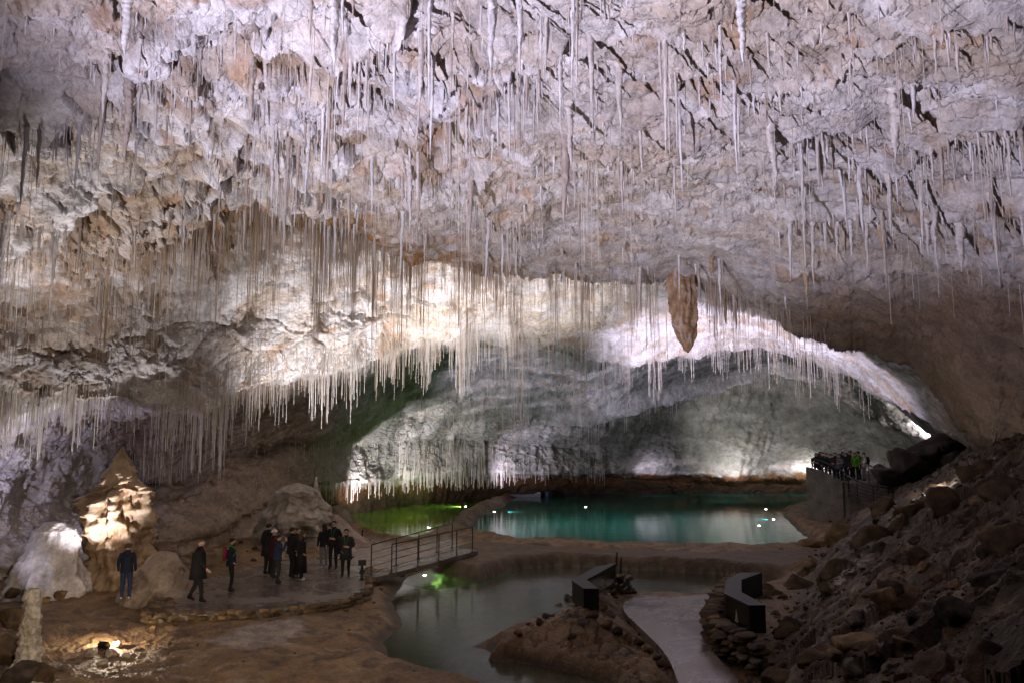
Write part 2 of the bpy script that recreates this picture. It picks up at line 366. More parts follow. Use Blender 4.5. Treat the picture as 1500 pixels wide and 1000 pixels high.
c = lerp(c, np.array([0.52, 0.39, 0.25]), 0.42 * sstep(0.05, 0.35, fbm(P0 / np.array([6.0, 1.5, 1.5], np.float32), 4, 80)) * (SS < ROWI['lip2']))
c = lerp(c, ochre, 0.55 * st * (SS < ROWI['vault']))
lipd = np.exp(-((SS - ROWI['lip1']) / 0.26) ** 2) * sstep(215, 300, PX) * sstep(800, 600, PX)
lipd = np.maximum(lipd, 0.6 * np.exp(-((SS - ROWI['lip1'] - 0.3) / 0.5) ** 2) * sstep(30, 60, PX) * sstep(560, 460, PX))
c = lerp(c, ochre, 1.1 * lipd * sstep(-0.35, 0.2, fbm(np.stack([P0[..., 0] * 2.4, P0[..., 1] * 2.4, P0[..., 2] * 0.4], -1), 3, 76)))
rt = sstep(1080, 1240, PX + (PY - 430) * 0.5) * sstep(370, 470, PY + (PX - 1200) * 0.05) * (SS < ROWI['rec1'])
c = lerp(c, brown * np.array([1.0, 0.93, 0.86]), 0.9 * rt)
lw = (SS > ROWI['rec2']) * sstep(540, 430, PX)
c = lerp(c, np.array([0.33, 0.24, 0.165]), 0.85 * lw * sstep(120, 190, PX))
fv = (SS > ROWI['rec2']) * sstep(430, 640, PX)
c = lerp(c, olive, 0.75 * fv * sstep(-0.2, 0.3, fbm(P0 / np.array([5.0, 2.0, 1.2], np.float32), 5, 77) + 0.1))  # olive puts the green water's bounce light into the colour
c = lerp(c, np.array([0.20, 0.205, 0.165]), 0.7 * sstep(ROWI['ridge'] + 0.15, ROWI['ridge'] + 0.5, SS) * sstep(800, 900, PX) * sstep(ROWI['wline'] - 0.25, ROWI['wline'] - 0.6, SS))  # shade below the ridge painted as darker rock
c = lerp(c, np.array([0.26, 0.255, 0.25]), 0.6 * np.exp(-((SS - ROWI['vault'] + 0.1) / 0.5) ** 2) * sstep(850, 920, PX) * sstep(1250, 1180, PX))  # shade between ledge and ridge painted in
c = lerp(c, white * 1.08, 0.95 * np.exp(-((SS - ROWI['ridge'] + 0.1) / 0.3) ** 2) * sstep(780, 850, PX) * sstep(1220, 1160, PX))  # ridge whitened so that it looks lit
# old water line: a dark crust on the lowest part of the far walls
zz = P[..., 2] + 0.5 * fbm(P0 / 1.2, 3, 78)
band = sstep(1.75, 1.15, zz) * (SS > ROWI['far']) * sstep(430, 470, PX)
bcol = lerp(np.broadcast_to(np.array([0.16, 0.075, 0.028]), P.shape), dark, sstep(0.9, 0.1, zz))
c = c + (bcol - c) * band[..., None]
c = np.clip(c, 0.02, 0.85)

M_ROCK = rock_mat('cave_limestone', rough=0.72, bump=1.0, bscale=7.0, scale=1.3, var=(0.6, 1.14), spec=0.3)
ns, nu = PY.shape
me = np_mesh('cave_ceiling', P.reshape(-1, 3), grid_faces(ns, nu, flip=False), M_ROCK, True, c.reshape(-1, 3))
link('cave_ceiling', me, kind='structure', label='pale fractured limestone vault stepping down to the far lake wall')
# ================================================================== soda straws and stalactites
def straw_mat(name, rough=0.45):
    m = rock_mat(name, rough=rough, bump=0.25, bscale=30.0, scale=2.5, var=(0.8, 1.1), spec=0.5)
    b = m.node_tree.nodes['Principled BSDF']
    b.inputs['Subsurface Weight'].default_value = 0.0
    return m
M_STRAW = straw_mat('soda_straw_calcite', 0.4)
M_STAL = straw_mat('stalactite_calcite', 0.55)
RPX, RPY = to_px(P)
VIS = (RPX > -30) & (RPX < 1530) & (RPY > -90) & (RPY < 730)

def clump(scale, seed, lo=-0.1, hi=0.3):
    q = np.stack([PX / scale, SS * 2.2, np.zeros_like(PX)], -1)
    return sstep(lo, hi, fbm(q, 3, seed))
def band_s(nm0, d0, nm1, d1): return ((SS >= ROWI[nm0] + d0) & (SS <= ROWI[nm1] + d1)).astype(float)
def xr(a, b, soft=40): return sstep(a - soft, a + soft, PX) * sstep(b + soft, b - soft, PX)
BASEDIR = np.clip(0.35 - NRM[..., 2], 0.12, 1)
c90, c45 = clump(60, 301), clump(28, 302)
LP = 0.05 + 1.6 * LIPD
# (density map, how many, length range px, radius range px, power of the length spread, cluster name)
ZONES = [
 ('ledge',   band_s('lip1', -0.10, 'lip1', 0.45) * xr(215, 620, 20) * (0.25 + c45), 1050, (30, 150), (0.45, 0.8), 1.3),
 ('ledge',   band_s('lip1', -0.07, 'lip1', 0.25) * xr(600, 1075, 20) * (0.25 + c45), 900, (26, 108), (0.45, 0.75), 1.2),
 ('ledge',   band_s('lip1', -0.10, 'lip1', 0.10) * xr(1060, 1200, 20), 130, (20, 70), (0.45, 0.7), 1.3),
 ('band',    band_s('rec1', 0.0, 'band', 0.3) * xr(120, 760, 40) * (0.2 + c90), 420, (30, 110), (0.4, 0.7), 1.4),
 ('lower',   band_s('lip2', -0.45, 'lip2', 0.05) * xr(340, 720, 25) * (0.25 + c45), 950, (16, 84), (0.4, 0.7), 1.5),
 ('lower',   band_s('lip2', -0.30, 'lip2', 0.25) * xr(720, 900, 40), 260, (20, 95), (0.35, 0.6), 1.4),
 ('column',  band_s('lip2', -0.45, 'lip2', 0.15) * xr(235, 340, 14), 280, (30, 112), (0.45, 0.75), 1.0),
 ('leftlow', band_s('lip2', -0.50, 'lip2', 0.05) * xr(-20, 205, 10) * (0.3 + c45), 430, (25, 85), (0.45, 0.8), 1.2),
 ('leftmid', band_s('mid', 0.55, 'rec1', 0.6) * xr(-20, 230, 20) * (0.2 + c90), 460, (25, 110), (0.4, 0.75), 1.3),
 ('arch',    band_s('lip2', -0.55, 'lip2', 0.08) * xr(880, 1180, 20) * (0.15 + c45), 320, (12, 62), (0.35, 0.6), 1.3),
 ('arch',    band_s('lip2', -0.40, 'lip2', 0.06) * xr(1165, 1270, 12) * (0.3 + c45), 70, (25, 85), (0.4, 0.65), 0.9),
 ('arch',    band_s('lip1', 0.3, 'band', 0.4) * xr(830, 1190, 30) * (0.1 + c45), 210, (20, 95), (0.35, 0.6), 1.3),
 ('ridge',   band_s('ridge', -0.4, 'ridge', 0.1) * xr(840, 1150, 20), 220, (6, 26), (0.35, 0.5), 1.2),
 ('ridge',   band_s('vault', -0.5, 'ridge', 0.3) * xr(600, 900, 40) * c45, 330, (12, 55), (0.35, 0.5), 1.2),
 ('curtain', band_s('far', 0.0, 'wline', 0.05) * xr(470, 735, 15) * (0.35 + c45), 800, (14, 46), (0.4, 0.65), 1.0),
 ('curtain', band_s('ridge', 0.3, 'far', 0.9) * xr(385, 520, 15) * (0.4 + c45), 260, (16, 44), (0.4, 0.6), 1.0),
 ('curtain', band_s('far', 0.3, 'wline', 0.0) * (xr(735, 800, 8) + 0.5 * xr(830, 890, 10)), 110, (12, 34), (0.4, 0.6), 1.0),
 ('leftwall', band_s('vault', -0.6, 'rec3', 0.5) * xr(180, 330, 20), 130, (20, 75), (0.4, 0.6), 1.2),
 ('roof',    band_s('top', 0.0, 'mid', 0.2) * xr(400, 1500, 50) * (0.04 + c90 * c45 * 0.8 + LP) * (1 - 0.5 * sstep(960, 1080, PX)), 520, (20, 180), (0.42, 0.9), 1.6),
 ('roof',    band_s('mid', -0.2, 'lip1', -0.1) * xr(440, 960, 30) * (0.02 + c90 * c45 * 0.25 + LP), 260, (15, 85), (0.45, 0.8), 1.5),
 ('roof',    band_s('mid', -0.6, 'lip1', -0.5) * xr(1120, 1520, 40) * (0.03 + c90 * c45 * 0.4 + LP), 190, (15, 110), (0.45, 0.85), 1.5),
 ('roof',    band_s('top', 0.0, 'lip1', -0.2) * xr(-20, 440, 20) * (0.06 + c90 * c45 * 0.6 + LP), 170, (20, 150), (0.45, 0.95), 1.5),
]
SG = []      # root xyz, length, radius, px length, zone, tint
flatvis = VIS.ravel(); Pf = P.reshape(-1, 3); Yf = YY.ravel(); cf = c.reshape(-1, 3)
for zn, dens, n, (l0, l1), (r0, r1), pw in ZONES:
    d = (dens * BASEDIR * VIS).ravel().astype(np.float64)
    cs = np.cumsum(d); idx = np.searchsorted(cs, RNG.random(n) * cs[-1]); idx = np.clip(idx, 0, len(d) - 1)
    lp = 0.86 * (l0 + (l1 - l0) * RNG.random(n) ** (pw * 1.35))
    # neighbours share a length trend, as real fringes do
    lp *= 0.65 + 0.7 * sstep(-0.3, 0.3, perlin(np.stack([RPX.ravel()[idx] / 35.0, np.full(n, 3.0), np.zeros(n)], -1), 311))
    for k, i in enumerate(idx):
        Y = Yf[i]; r = 0.62 * (r0 + (r1 - r0) * RNG.random() ** 2.5) * Y / F
        SG.append((Pf[i, 0], Pf[i, 1], Pf[i, 2], lp[k] * Y / F, max(r, 0.006), lp[k] * (r * F / Y), zn, i))
SGa = np.array([[s[0], s[1], s[2], s[3], s[4], s[5]] for s in SG]); SGz = [s[6] for s in SG]; SGi = np.array([s[7] for s in SG])
# drop straws that would reach the floor
gx_, gy_ = to_px(SGa[:, :3])
ok = (SGa[:, 2] - SGa[:, 3] > 0.4) & ~((np.abs(gx_ - 998) < 34) & (gy_ > 150) & (SGa[:, 1] < 36))
SGa, SGi = SGa[ok], SGi[ok]; SGz = [z for z, o in zip(SGz, ok) if o]
tan = np.array([0.52, 0.36, 0.20]); ivory = np.array([0.74, 0.68, 0.58]); chalk = np.array([0.80, 0.77, 0.75])
sc_ = RNG.random(len(SGa))
stcol = np.where((sc_ < 0.3)[:, None], tan + (ivory - tan) * RNG.random((len(SGa), 1)), ivory + (chalk - ivory) * RNG.random((len(SGa), 1)))
stcol = 0.72 * stcol + 0.28 * cf[SGi]
warmz = np.array([z in ('ledge', 'leftmid', 'band') for z in SGz]) & (sc_ < 0.8)
stcol[warmz] = 0.42 * stcol[warmz] + 0.58 * (np.array([0.46, 0.28, 0.13]))

def straw_template(seed, rings=6, sides=5):
    r = np.random.default_rng(seed); V = []
    for j in range(rings):
        t = j / (rings - 1)
        rad = (2.6 if j == 0 else 1.25 if j == 1 else 1.0 - 0.22 * t) * (1 + 0.18 * (r.random() - 0.5))
        ox, oy = (r.random(2) - 0.5) * (0.7 if 0 < j else 0)
        tt = [0, 0.06, 0.3, 0.55, 0.8, 1.0][j]
        for k in range(sides):
            a = 2 * math.pi * k / sides
            V.append((rad * math.cos(a) + ox, rad * math.sin(a) + oy, -tt))
    Fc = [(j * sides + k, (j + 1) * sides + k, (j + 1) * sides + (k + 1) % sides, j * sides + (k + 1) % sides) for j in range(rings - 1) for k in range(sides)]
    return np.array(V), np.array(Fc)
TEMP = [straw_template(s) for s in range(8)]
order = np.argsort(-SGa[:, 5]); pick = set(order[:300].tolist())
# the rest of the straws: one mass
Vs, Fs, Cs = [], [], []; base = 0
rest = [i for i in range(len(SGa)) if i not in pick]
for i in rest:
    tv, tf = TEMP[i % 8]; x, y, z, L, r, _ = SGa[i]
    v = tv * (r, r, L); v[:, 2] += 0.08; v += (x, y, z)
    lean = (RNG.random(2) - 0.5) * 0.02 * L
    v[:, :2] += lean * ((z - v[:, 2]) / L)[:, None]
    Vs.append(v); Fs.append(tf + base); base += len(tv)
    cc = np.repeat(stcol[i][None], len(tv), 0); cc[:5] = 0.4 * cc[:5] + 0.6 * cf[SGi[i]]; cc[-5:] = np.minimum(cc[-5:] * 1.15, 0.86); Cs.append(cc)
me = np_mesh('soda_straws', np.concatenate(Vs), np.concatenate(Fs), M_STRAW, True, np.concatenate(Cs))
link('soda_straws', me, kind='stuff', label='dense mass of thin pale soda straws hanging all over the cave roof')

ZLAB = {
 'ledge': ('thin tan soda straw in the brown stained fringe below the middle ledge', 'straws along the middle ledge'),
 'band': ('thin cream soda straw hanging from the bright rock behind the middle ledge', 'straws behind the middle ledge'),
 'lower': ('thin white soda straw in the fringe over the dark recess', 'straws over the dark recess'),
 'column': ('very long white soda straw in the tight cluster left of the dark recess', 'long straw cluster left of the recess'),
 'leftlow': ('thin bright soda straw in the low fringe at the left wall', 'low straws at the left wall'),
 'leftmid': ('thin beige soda straw under the left ledge', 'straws under the left ledge'),
 'arch': ('fine white soda straw hanging from the lit arch above the lake', 'straws on the lit arch'),
 'ridge': ('fine short soda straw on the pale ridge of the far vault', 'straws on the far ridge'),
 'curtain': ('fine white soda straw in the bright curtain above the green pool', 'straws above the green pool'),
 'leftwall': ('thin dim soda straw hanging in front of the dark left wall', 'straws before the left wall'),
 'roof': ('', ''),
}
def roof_lab(px, py):
    h = 'upper left' if px < 430 else 'upper middle' if px < 760 else 'upper middle right' if px < 1080 else 'upper right'
    v = 'top edge' if py < 40 else 'near part' if py < 180 else 'deeper part'
    return f'long slender soda straw at the {v} of the {h} roof', f'roof straws, {h}, {v}'
UM = {}
def straw_mesh(t, colr):
    key = (t, tuple(np.round(colr * 8).astype(int)))
    if key not in UM:
        tv, tf = TEMP[t]; UM[key] = np_mesh('soda_straw', tv, tf, M_STRAW, True, np.repeat((np.array(key[1]) / 8)[None], len(tv), 0))
    return UM[key]
for i in sorted(pick):
    x, y, z, L, r, _ = SGa[i]
    px, py = to_px(np.array([x, y, z]))
    lab, grp = ZLAB[SGz[i]] if SGz[i] != 'roof' else roof_lab(px, py)
    o = link('soda_straw', straw_mesh(i % 8, stcol[i]), None, label=lab, category='soda straw', group=grp)
    o.location = (x, y, z + 0.06); o.scale = (r, r, L); o.rotation_euler = ((RNG.random() - 0.5) * 0.02, (RNG.random() - 0.5) * 0.02, RNG.random() * 6.28)

# ---- thick knobbly stalactites
def stal_arrays(seed, knob=0.35, slim=1.0, rings=64, sides=12, tip=True):
    """unit length (z 0 to -1), unit root radius"""
    r = np.random.default_rng(seed); V = np.zeros((rings, sides, 3))
    ph = r.random() * 50
    for j in range(rings):
        t = j / (rings - 1)
        prof = (1.0 - t) ** (0.75 * slim) * 0.85 + 0.10 + 0.55 * math.exp(-(t / 0.06) ** 2)
        if tip and t > 0.8: prof = max(0.10, prof * (1 - (t - 0.8) / 0.2) ** 0.6)
        if j == rings - 1: prof = 0.04
        for k in range(sides):
            a = 2 * math.pi * k / sides
            V[j, k] = (prof * math.cos(a), prof * math.sin(a), -t)
    q = V.copy(); q[..., 2] *= 7
    n = fbm(q * np.array([1.5, 1.5, 2.6]) + ph, 3, seed, gain=0.65)[..., None] + 0.5 * np.clip(perlin(q * 3.3 + ph, seed + 5), 0, 1)[..., None]
    V[..., :2] *= 1 + knob * 1.6 * n
    wob = np.stack([perlin(np.stack([np.full(rings, ph), np.zeros(rings), np.linspace(0, 3, rings)], -1), seed + 7), perlin(np.stack([np.full(rings, ph + 9), np.zeros(rings), np.linspace(0, 3, rings)], -1), seed + 8)], -1)
    V[..., :2] += wob[:, None, :] * 0.45
    return V.reshape(-1, 3), grid_faces(rings, sides), rings, sides
def wrapf(rings, sides):
    f = [(j * sides + k, (j + 1) * sides + k, (j + 1) * sides + (k + 1) % sides, j * sides + (k + 1) % sides) for j in range(rings - 1) for k in range(sides)]
    return np.array(f)
SV = []
for s in range(14):
    V, _, rg_, sd_ = stal_arrays(400 + s, 0.22 + 0.05 * (s % 4), 0.7 + 0.12 * (s % 5))
    SV.append(V)
SFc = wrapf(64, 12)
COLS = [(np.array([0.70, 0.64, 0.60]), 'cream'), (np.array([0.76, 0.74, 0.74]), 'chalky'), (np.array([0.50, 0.42, 0.36]), 'greyish'), (np.array([0.48, 0.33, 0.19]), 'tan')]
SM = {}
def stal_mesh(v, ci):
    if (v, ci) not in SM:
        V = SV[v]; t = -V[:, 2:3]
        col = COLS[ci][0] * (1.0 - 0.12 * t) * (1 + 0.25 * fbm(V * np.array([1, 1, 6.0]), 3, 77 + v)[:, None])
        SM[(v, ci)] = np_mesh('stalactite', V, SFc, M_STAL, True, np.clip(col, 0.05, 0.82))
    return SM[(v, ci)]
from_zone = [
 # density, count, px length, px half width
 (band_s('over', 0.9, 'near', 0.0) * xr(420, 1120, 40) * (0.02 + c90 * c45 + LP), 84, (35, 180), (1.5, 4.0)),
 (band_s('near', 0.0, 'mid', 0.6) * xr(480, 1000, 40) * (0.02 + c90 * c45 + LP), 56, (25, 120), (1.4, 3.4)),
 (band_s('top', 0.3, 'mid', 0.5) * xr(-10, 470, 30) * (0.03 + c90 * c45 + LP * 1.5), 66, (25, 140), (1.5, 4.2)),
 (band_s('near', 0.3, 'mid', 0.35) * xr(1130, 1520, 30) * (0.1 + c90 + LP), 56, (30, 110), (1.8, 5.0)),
 (band_s('over', 0.9, 'near', 0.2) * xr(1080, 1500, 30) * (0.05 + c90 * c45 + LP), 22, (25, 100), (1.8, 4.5)),
 (band_s('mid', 0.4, 'lip1', 0.1) * xr(200, 560, 30) * (0.2 + c90), 34, (30, 110), (1.6, 3.5)),
 (band_s('lip1', -0.3, 'lip1', 0.1) * xr(600, 1150, 30), 12, (30, 80), (1.5, 3.0)),
]
def nearest(px, py, s0=0.0, s1=99):
    m = (SS >= s0) & (SS <= s1)
    d = (RPX - px) ** 2 + (RPY - py) ** 2 + np.where(m, 0, 1e9)
    return np.unravel_index(np.argmin(d), d.shape)
ST = []
for dens, n, (l0, l1), (w0, w1) in from_zone:
    d = (dens * np.clip(0.3 - NRM[..., 2], 0.05, 1) * VIS).ravel().astype(np.float64); cs = np.cumsum(d)
    idx = np.searchsorted(cs, RNG.random(n) * cs[-1])
    for i in idx:
        t = RNG.random() ** 1.7; Y = Yf[i]
        lp = l0 + (l1 - l0) * t; wp = w0 + (w1 - w0) * min(1, 0.6 * t + 0.5 * RNG.random())
        ST.append((Pf[i], lp, wp, Y, RNG.integers(0, 14), 0 if RNG.random() < 0.45 else (1 if RNG.random() < 0.6 else 2)))
NAMED = [(187, -12, 108, 9, 1, 0), (190, 120, 138, 8, 2, 3), (372, 88, 110, 6, 2, 5), (157, 75, 110, 6, 0, 2), (402, 185, 130, 4.5, 0, 7), (827, 200, 150, 9, 2, 4), (975, 60, 190, 4, 0, 1), (490, -5, 120, 8, 1, 6),
         (618, 70, 100, 7, 0, 9), (720, -20, 140, 8, 1, 10), (760, -20, 150, 6, 1, 3), (835, 150, 110, 6, 0, 11), (1310, 130, 120, 11, 0, 2), (1336, 110, 75, 6, 1, 8), (1405, 325, 75, 9, 0, 12), (1180, 396, 42, 4, 3, 5), (1042, 376, 30, 4, 3, 6), (1062, 428, 52, 3.5, 3, 1), (1077, 430, 62, 3, 3, 9), (1452, 290, 120, 5, 0, 4), (1130, 190, 90, 8, 0, 13), (865, 55, 120, 6, 0, 12), (1085, -10, 120, 9, 1, 7), (905, 95, 110, 7, 0, 8), (1290, 335, 30, 5, 3, 3), (600, 240, 110, 5, 0, 2), (690, 265, 80, 5, 2, 0)]
for px, py, lp, wp, ci, v in NAMED:
    a = nearest(px, py, 0.5, ROWI['rec1']); ST.append((P[a], lp, wp, YY[a], v, ci))
ST.sort(key=lambda s: -s[1] * s[2])
words = {}
for k, (p, lp, wp, Y, v, ci) in enumerate(ST[:300]):
    px, py = to_px(np.array(p))
    hz = ['left edge', 'far left', 'left side', 'left of centre', 'centre left', 'centre', 'centre right', 'right of centre', 'right side', 'far right', 'right edge']
    h = hz[int(np.clip(px / 1500 * 11, 0, 10))]
    vz = 'at the top edge' if py < 20 else 'high up' if py < 130 else 'halfway up' if py < 250 else 'low down' if py < 380 else 'below the ledge'
    shp = ('thick ' if wp > 3.6 else 'slim ') + ('long' if lp > 80 else 'short')
    lab = f'{shp} knobbly {COLS[ci][1]} stalactite {vz}, {h}'
    words.setdefault(lab, []).append((px, k))
ORD = ['leftmost', 'second from the left', 'third from the left', 'fourth from the left', 'fifth from the left', 'sixth from the left', 'seventh from the left', 'eighth from the left']
labs = {}
for lab, lst in words.items():
    lst.sort()
    for j, (px, k) in enumerate(lst):
        core = lab.replace('knobbly ', '') if len(lst) > 1 else lab
        labs[k] = lab if len(lst) == 1 else core + (', ' + ORD[j] if j < 8 else ', further right')
for k, (p, lp, wp, Y, v, ci) in enumerate(ST[:300]):
    o = link('stalactite', stal_mesh(int(v), ci), None, label=labs[k], category='stalactite', group='knobbly stalactites of the near roof')
    r = wp * Y / F; o.location = (p[0], p[1], p[2] + 0.12); o.scale = (r, r, lp * Y / F + 0.12); o.rotation_euler = (RNG.normal() * 0.02, RNG.normal() * 0.02, RNG.random() * 6.28)
Vs, Fs, Cs = [], [], []; base = 0
extra = list(ST[300:])
for dens, n, (l0, l1), (w0, w1) in from_zone:
    d = (dens * np.clip(0.3 - NRM[..., 2], 0.05, 1) * VIS).ravel().astype(np.float64); cs = np.cumsum(d)
    for i in np.searchsorted(cs, RNG.random(int(n * 1.8)) * cs[-1]):
        extra.append((Pf[i], 8 + 34 * RNG.random() ** 1.5, 1.2 + 2.0 * RNG.random(), Yf[i], RNG.integers(0, 14), RNG.integers(0, 3)))
for p, lp, wp, Y, v, ci in extra:
    V = SV[int(v)].reshape(64, 12, 3)[::6, ::2].reshape(-1, 3); r = wp * Y / F
    v_ = V * (r, r, lp * Y / F + 0.1) + np.array(p) + (0, 0, 0.1)
    Vs.append(v_); Fs.append(wrapf(11, 6) + base); base += len(v_); Cs.append(np.repeat(COLS[ci][0][None], len(v_), 0))
me = np_mesh('stalactites', np.concatenate(Vs), np.concatenate(Fs), M_STAL, True, np.concatenate(Cs))
link('stalactites', me, kind='stuff', label='countless short knobbly stalactite stubs studding the cave roof')

# ---- the great hanging stalactite, a carrot shape of brown flowstone
def great():
    rings, sides = 120, 64; V = np.zeros((rings, sides, 3)); L = 4.3
    tt = np.linspace(0, 1, rings)
    rad = np.interp(tt, [0, 0.03, 0.10, 0.22, 0.38, 0.52, 0.66, 0.80, 0.90, 0.96, 1.0], [0.78, 0.54, 0.46, 0.47, 0.50, 0.49, 0.45, 0.36, 0.24, 0.14, 0.04])
    cx = np.interp(tt, [0, 0.3, 0.7, 1.0], [-0.02, -0.06, 0.06, 0.16])
    for k in range(sides):
        a = 2 * math.pi * k / sides
        V[:, k, 0] = rad * math.cos(a) + cx; V[:, k, 1] = rad * math.sin(a) * 0.9; V[:, k, 2] = -L * tt
    fl = perlin(np.stack([V[..., 0] * 6.5, V[..., 1] * 6.5, V[..., 2] * 0.8], -1), 501) + 0.5 * perlin(np.stack([V[..., 0] * 15, V[..., 1] * 15, V[..., 2] * 2.4], -1), 504)
    kn = fbm(V * np.array([3.5, 3.5, 2.6]), 4, 502, gain=0.55)
    sc2 = 1 + 0.36 * fl + 0.13 * kn - 0.15 * np.clip(perlin(V * np.array([1.2, 1.2, 3.2]), 503), 0, 1)
    dx = V[..., 0] - cx[:, None]
    V[..., 0] = cx[:, None] + dx * sc2; V[..., 1] *= sc2
    col = np.array([0.40, 0.25, 0.14]) * (1 + 0.5 * kn[..., None]); col = lerp(col, np.array([0.55, 0.42, 0.33]), sstep(0.1, 0.45, fl))
    return V.reshape(-1, 3), wrapf(rings, sides), np.clip(col.reshape(-1, 3), 0.03, 0.8)
V, Fq, col = great()
a = nearest(998, 396, ROWI['lip1'] - 0.6, ROWI['lip1'] + 0.2)
gp = at_depth(998, 374, 31.0)
sgl = 146 * 31 / F * 1.0 / 4.3
g = link('great_stalactite', np_mesh('great_stalactite', V * sgl * np.array([1.15, 1.15, 1.0]), Fq, M_STAL, True, col), None, label='great brown carrot shaped stalactite hanging alone above the lake', category='stalactite')
g.location = gp
m = MB()
for i in range(7):
    a_ = i * 0.9; m.tube([(0.17 + 0.05 * math.cos(a_), 0.05 * math.sin(a_), -3.15 - 0.03 * i), (0.17 + 0.06 * math.cos(a_), 0.06 * math.sin(a_), -3.5 - 0.11 * (i % 3))], [0.03, 0.018], 6)
tipo = link('tip_straws', m.mesh('tip_straws', plain_mat('tip_calcite', (0.42, 0.30, 0.2), 0.5), True), g, label='cluster of short straws at the pointed tip'); 
# ================================================================== the floor: mud, basins, banks and the scree slope as one sheet
def wpoly(pts, z=0.0):
    a = np.array(pts, float); return at_z(a[:, 0], a[:, 1], z)[:, :2]

def sdf(poly, X, Y):
    """signed distance, positive inside"""
    d = np.full(X.shape, 1e9); ins = np.zeros(X.shape, bool); n = len(poly)
    for i in range(n):
        x0, y0 = poly[i]; x1, y1 = poly[(i + 1) % n]
        ex, ey = x1 - x0, y1 - y0; wx, wy = X - x0, Y - y0
        t = np.clip((wx * ex + wy * ey) / (ex * ex + ey * ey + 1e-12), 0, 1)
        d = np.minimum(d, (wx - ex * t) ** 2 + (wy - ey * t) ** 2)
        c1 = (y0 <= Y) & (y1 > Y); c2 = (y1 <= Y) & (y0 > Y); cr = ex * wy - ey * wx
        ins ^= (c1 & (cr > 0)) | (c2 & (cr < 0))
    return np.where(ins, 1, -1) * np.sqrt(d)

BASIN = [(600,842),(640,830),(700,832),(742,822),(765,811),(850,808),(950,812),(1050,820),(1110,826),(1190,832),(1130,852),(1075,860),(1058,868),(1010,874),(935,873),(880,868),(845,872),(830,890),(780,910),(725,930),(690,947),(745,956),(850,975),(905,992),(935,1040),(860,1110),(780,1026),(730,1006),(680,992),(620,980),(568,962),(562,940),(592,915),(574,880),(588,858)]
LAKE = [(690,782),(700,757),(735,741),(755,728),(800,716),(900,690),(1210,690),(1190,738),(1150,744),(1148,757),(1172,778),(1195,797),(1120,802),(1000,800),(900,797),(780,791)]
GREEN = [(525,782),(520,765),(505,745),(560,710),(740,700),(735,727),(700,738),(672,752),(662,766),(640,778),(600,790),(560,792)]
SHORE = [(540,828),(470,822),(478,795),(525,775),(600,785),(660,770),(690,785),(640,806),(590,822)]
DAM = [(640,806),(690,788),(760,792),(900,799),(1050,803),(1190,800),(1230,826),(1120,826),(1050,819),(900,811),(820,808),(760,811),(735,820),(700,828),(650,820)]
ISLAND = [(706,936),(730,924),(780,908),(828,886),(845,862),(880,858),(925,853),(932,872),(912,888),(952,928),(985,960),(1008,1000),(1020,1060),(930,1060),(905,970),(850,952),(750,938)]
PLATFORM = [(205,905),(232,868),(300,848),(390,824),(470,814),(530,822),(545,832),(541,853),(538,868),(500,882),(400,893),(320,897),(260,896)]
PATH = [(905,888),(930,871),(1000,873),(1058,867),(1072,852),(1110,846),(1100,870),(1050,900),(1036,935),(1050,962),(1080,990),(1110,1060),(1010,1060),(990,985),(975,955),(945,925)]
wB, wL, wG = wpoly(BASIN, WATER_Z), wpoly(LAKE, WATER_Z), wpoly(GREEN, WATER_Z)
wS, wD, wI, wP, wR = wpoly(SHORE), wpoly(DAM, 0.1), wpoly(ISLAND, 0), wpoly(PLATFORM), wpoly(PATH)

def scree_h(X, Y):
    foot = 4.9 + 0.46 * (Y - 18.0) - 0.9 * sstep(14, 9, Y)
    t = X - foot
    return np.where(t > 0, (0.62 - 0.2 * sstep(34, 44, Y)) * t * sstep(-0.2, 2.0, t), 0) , t

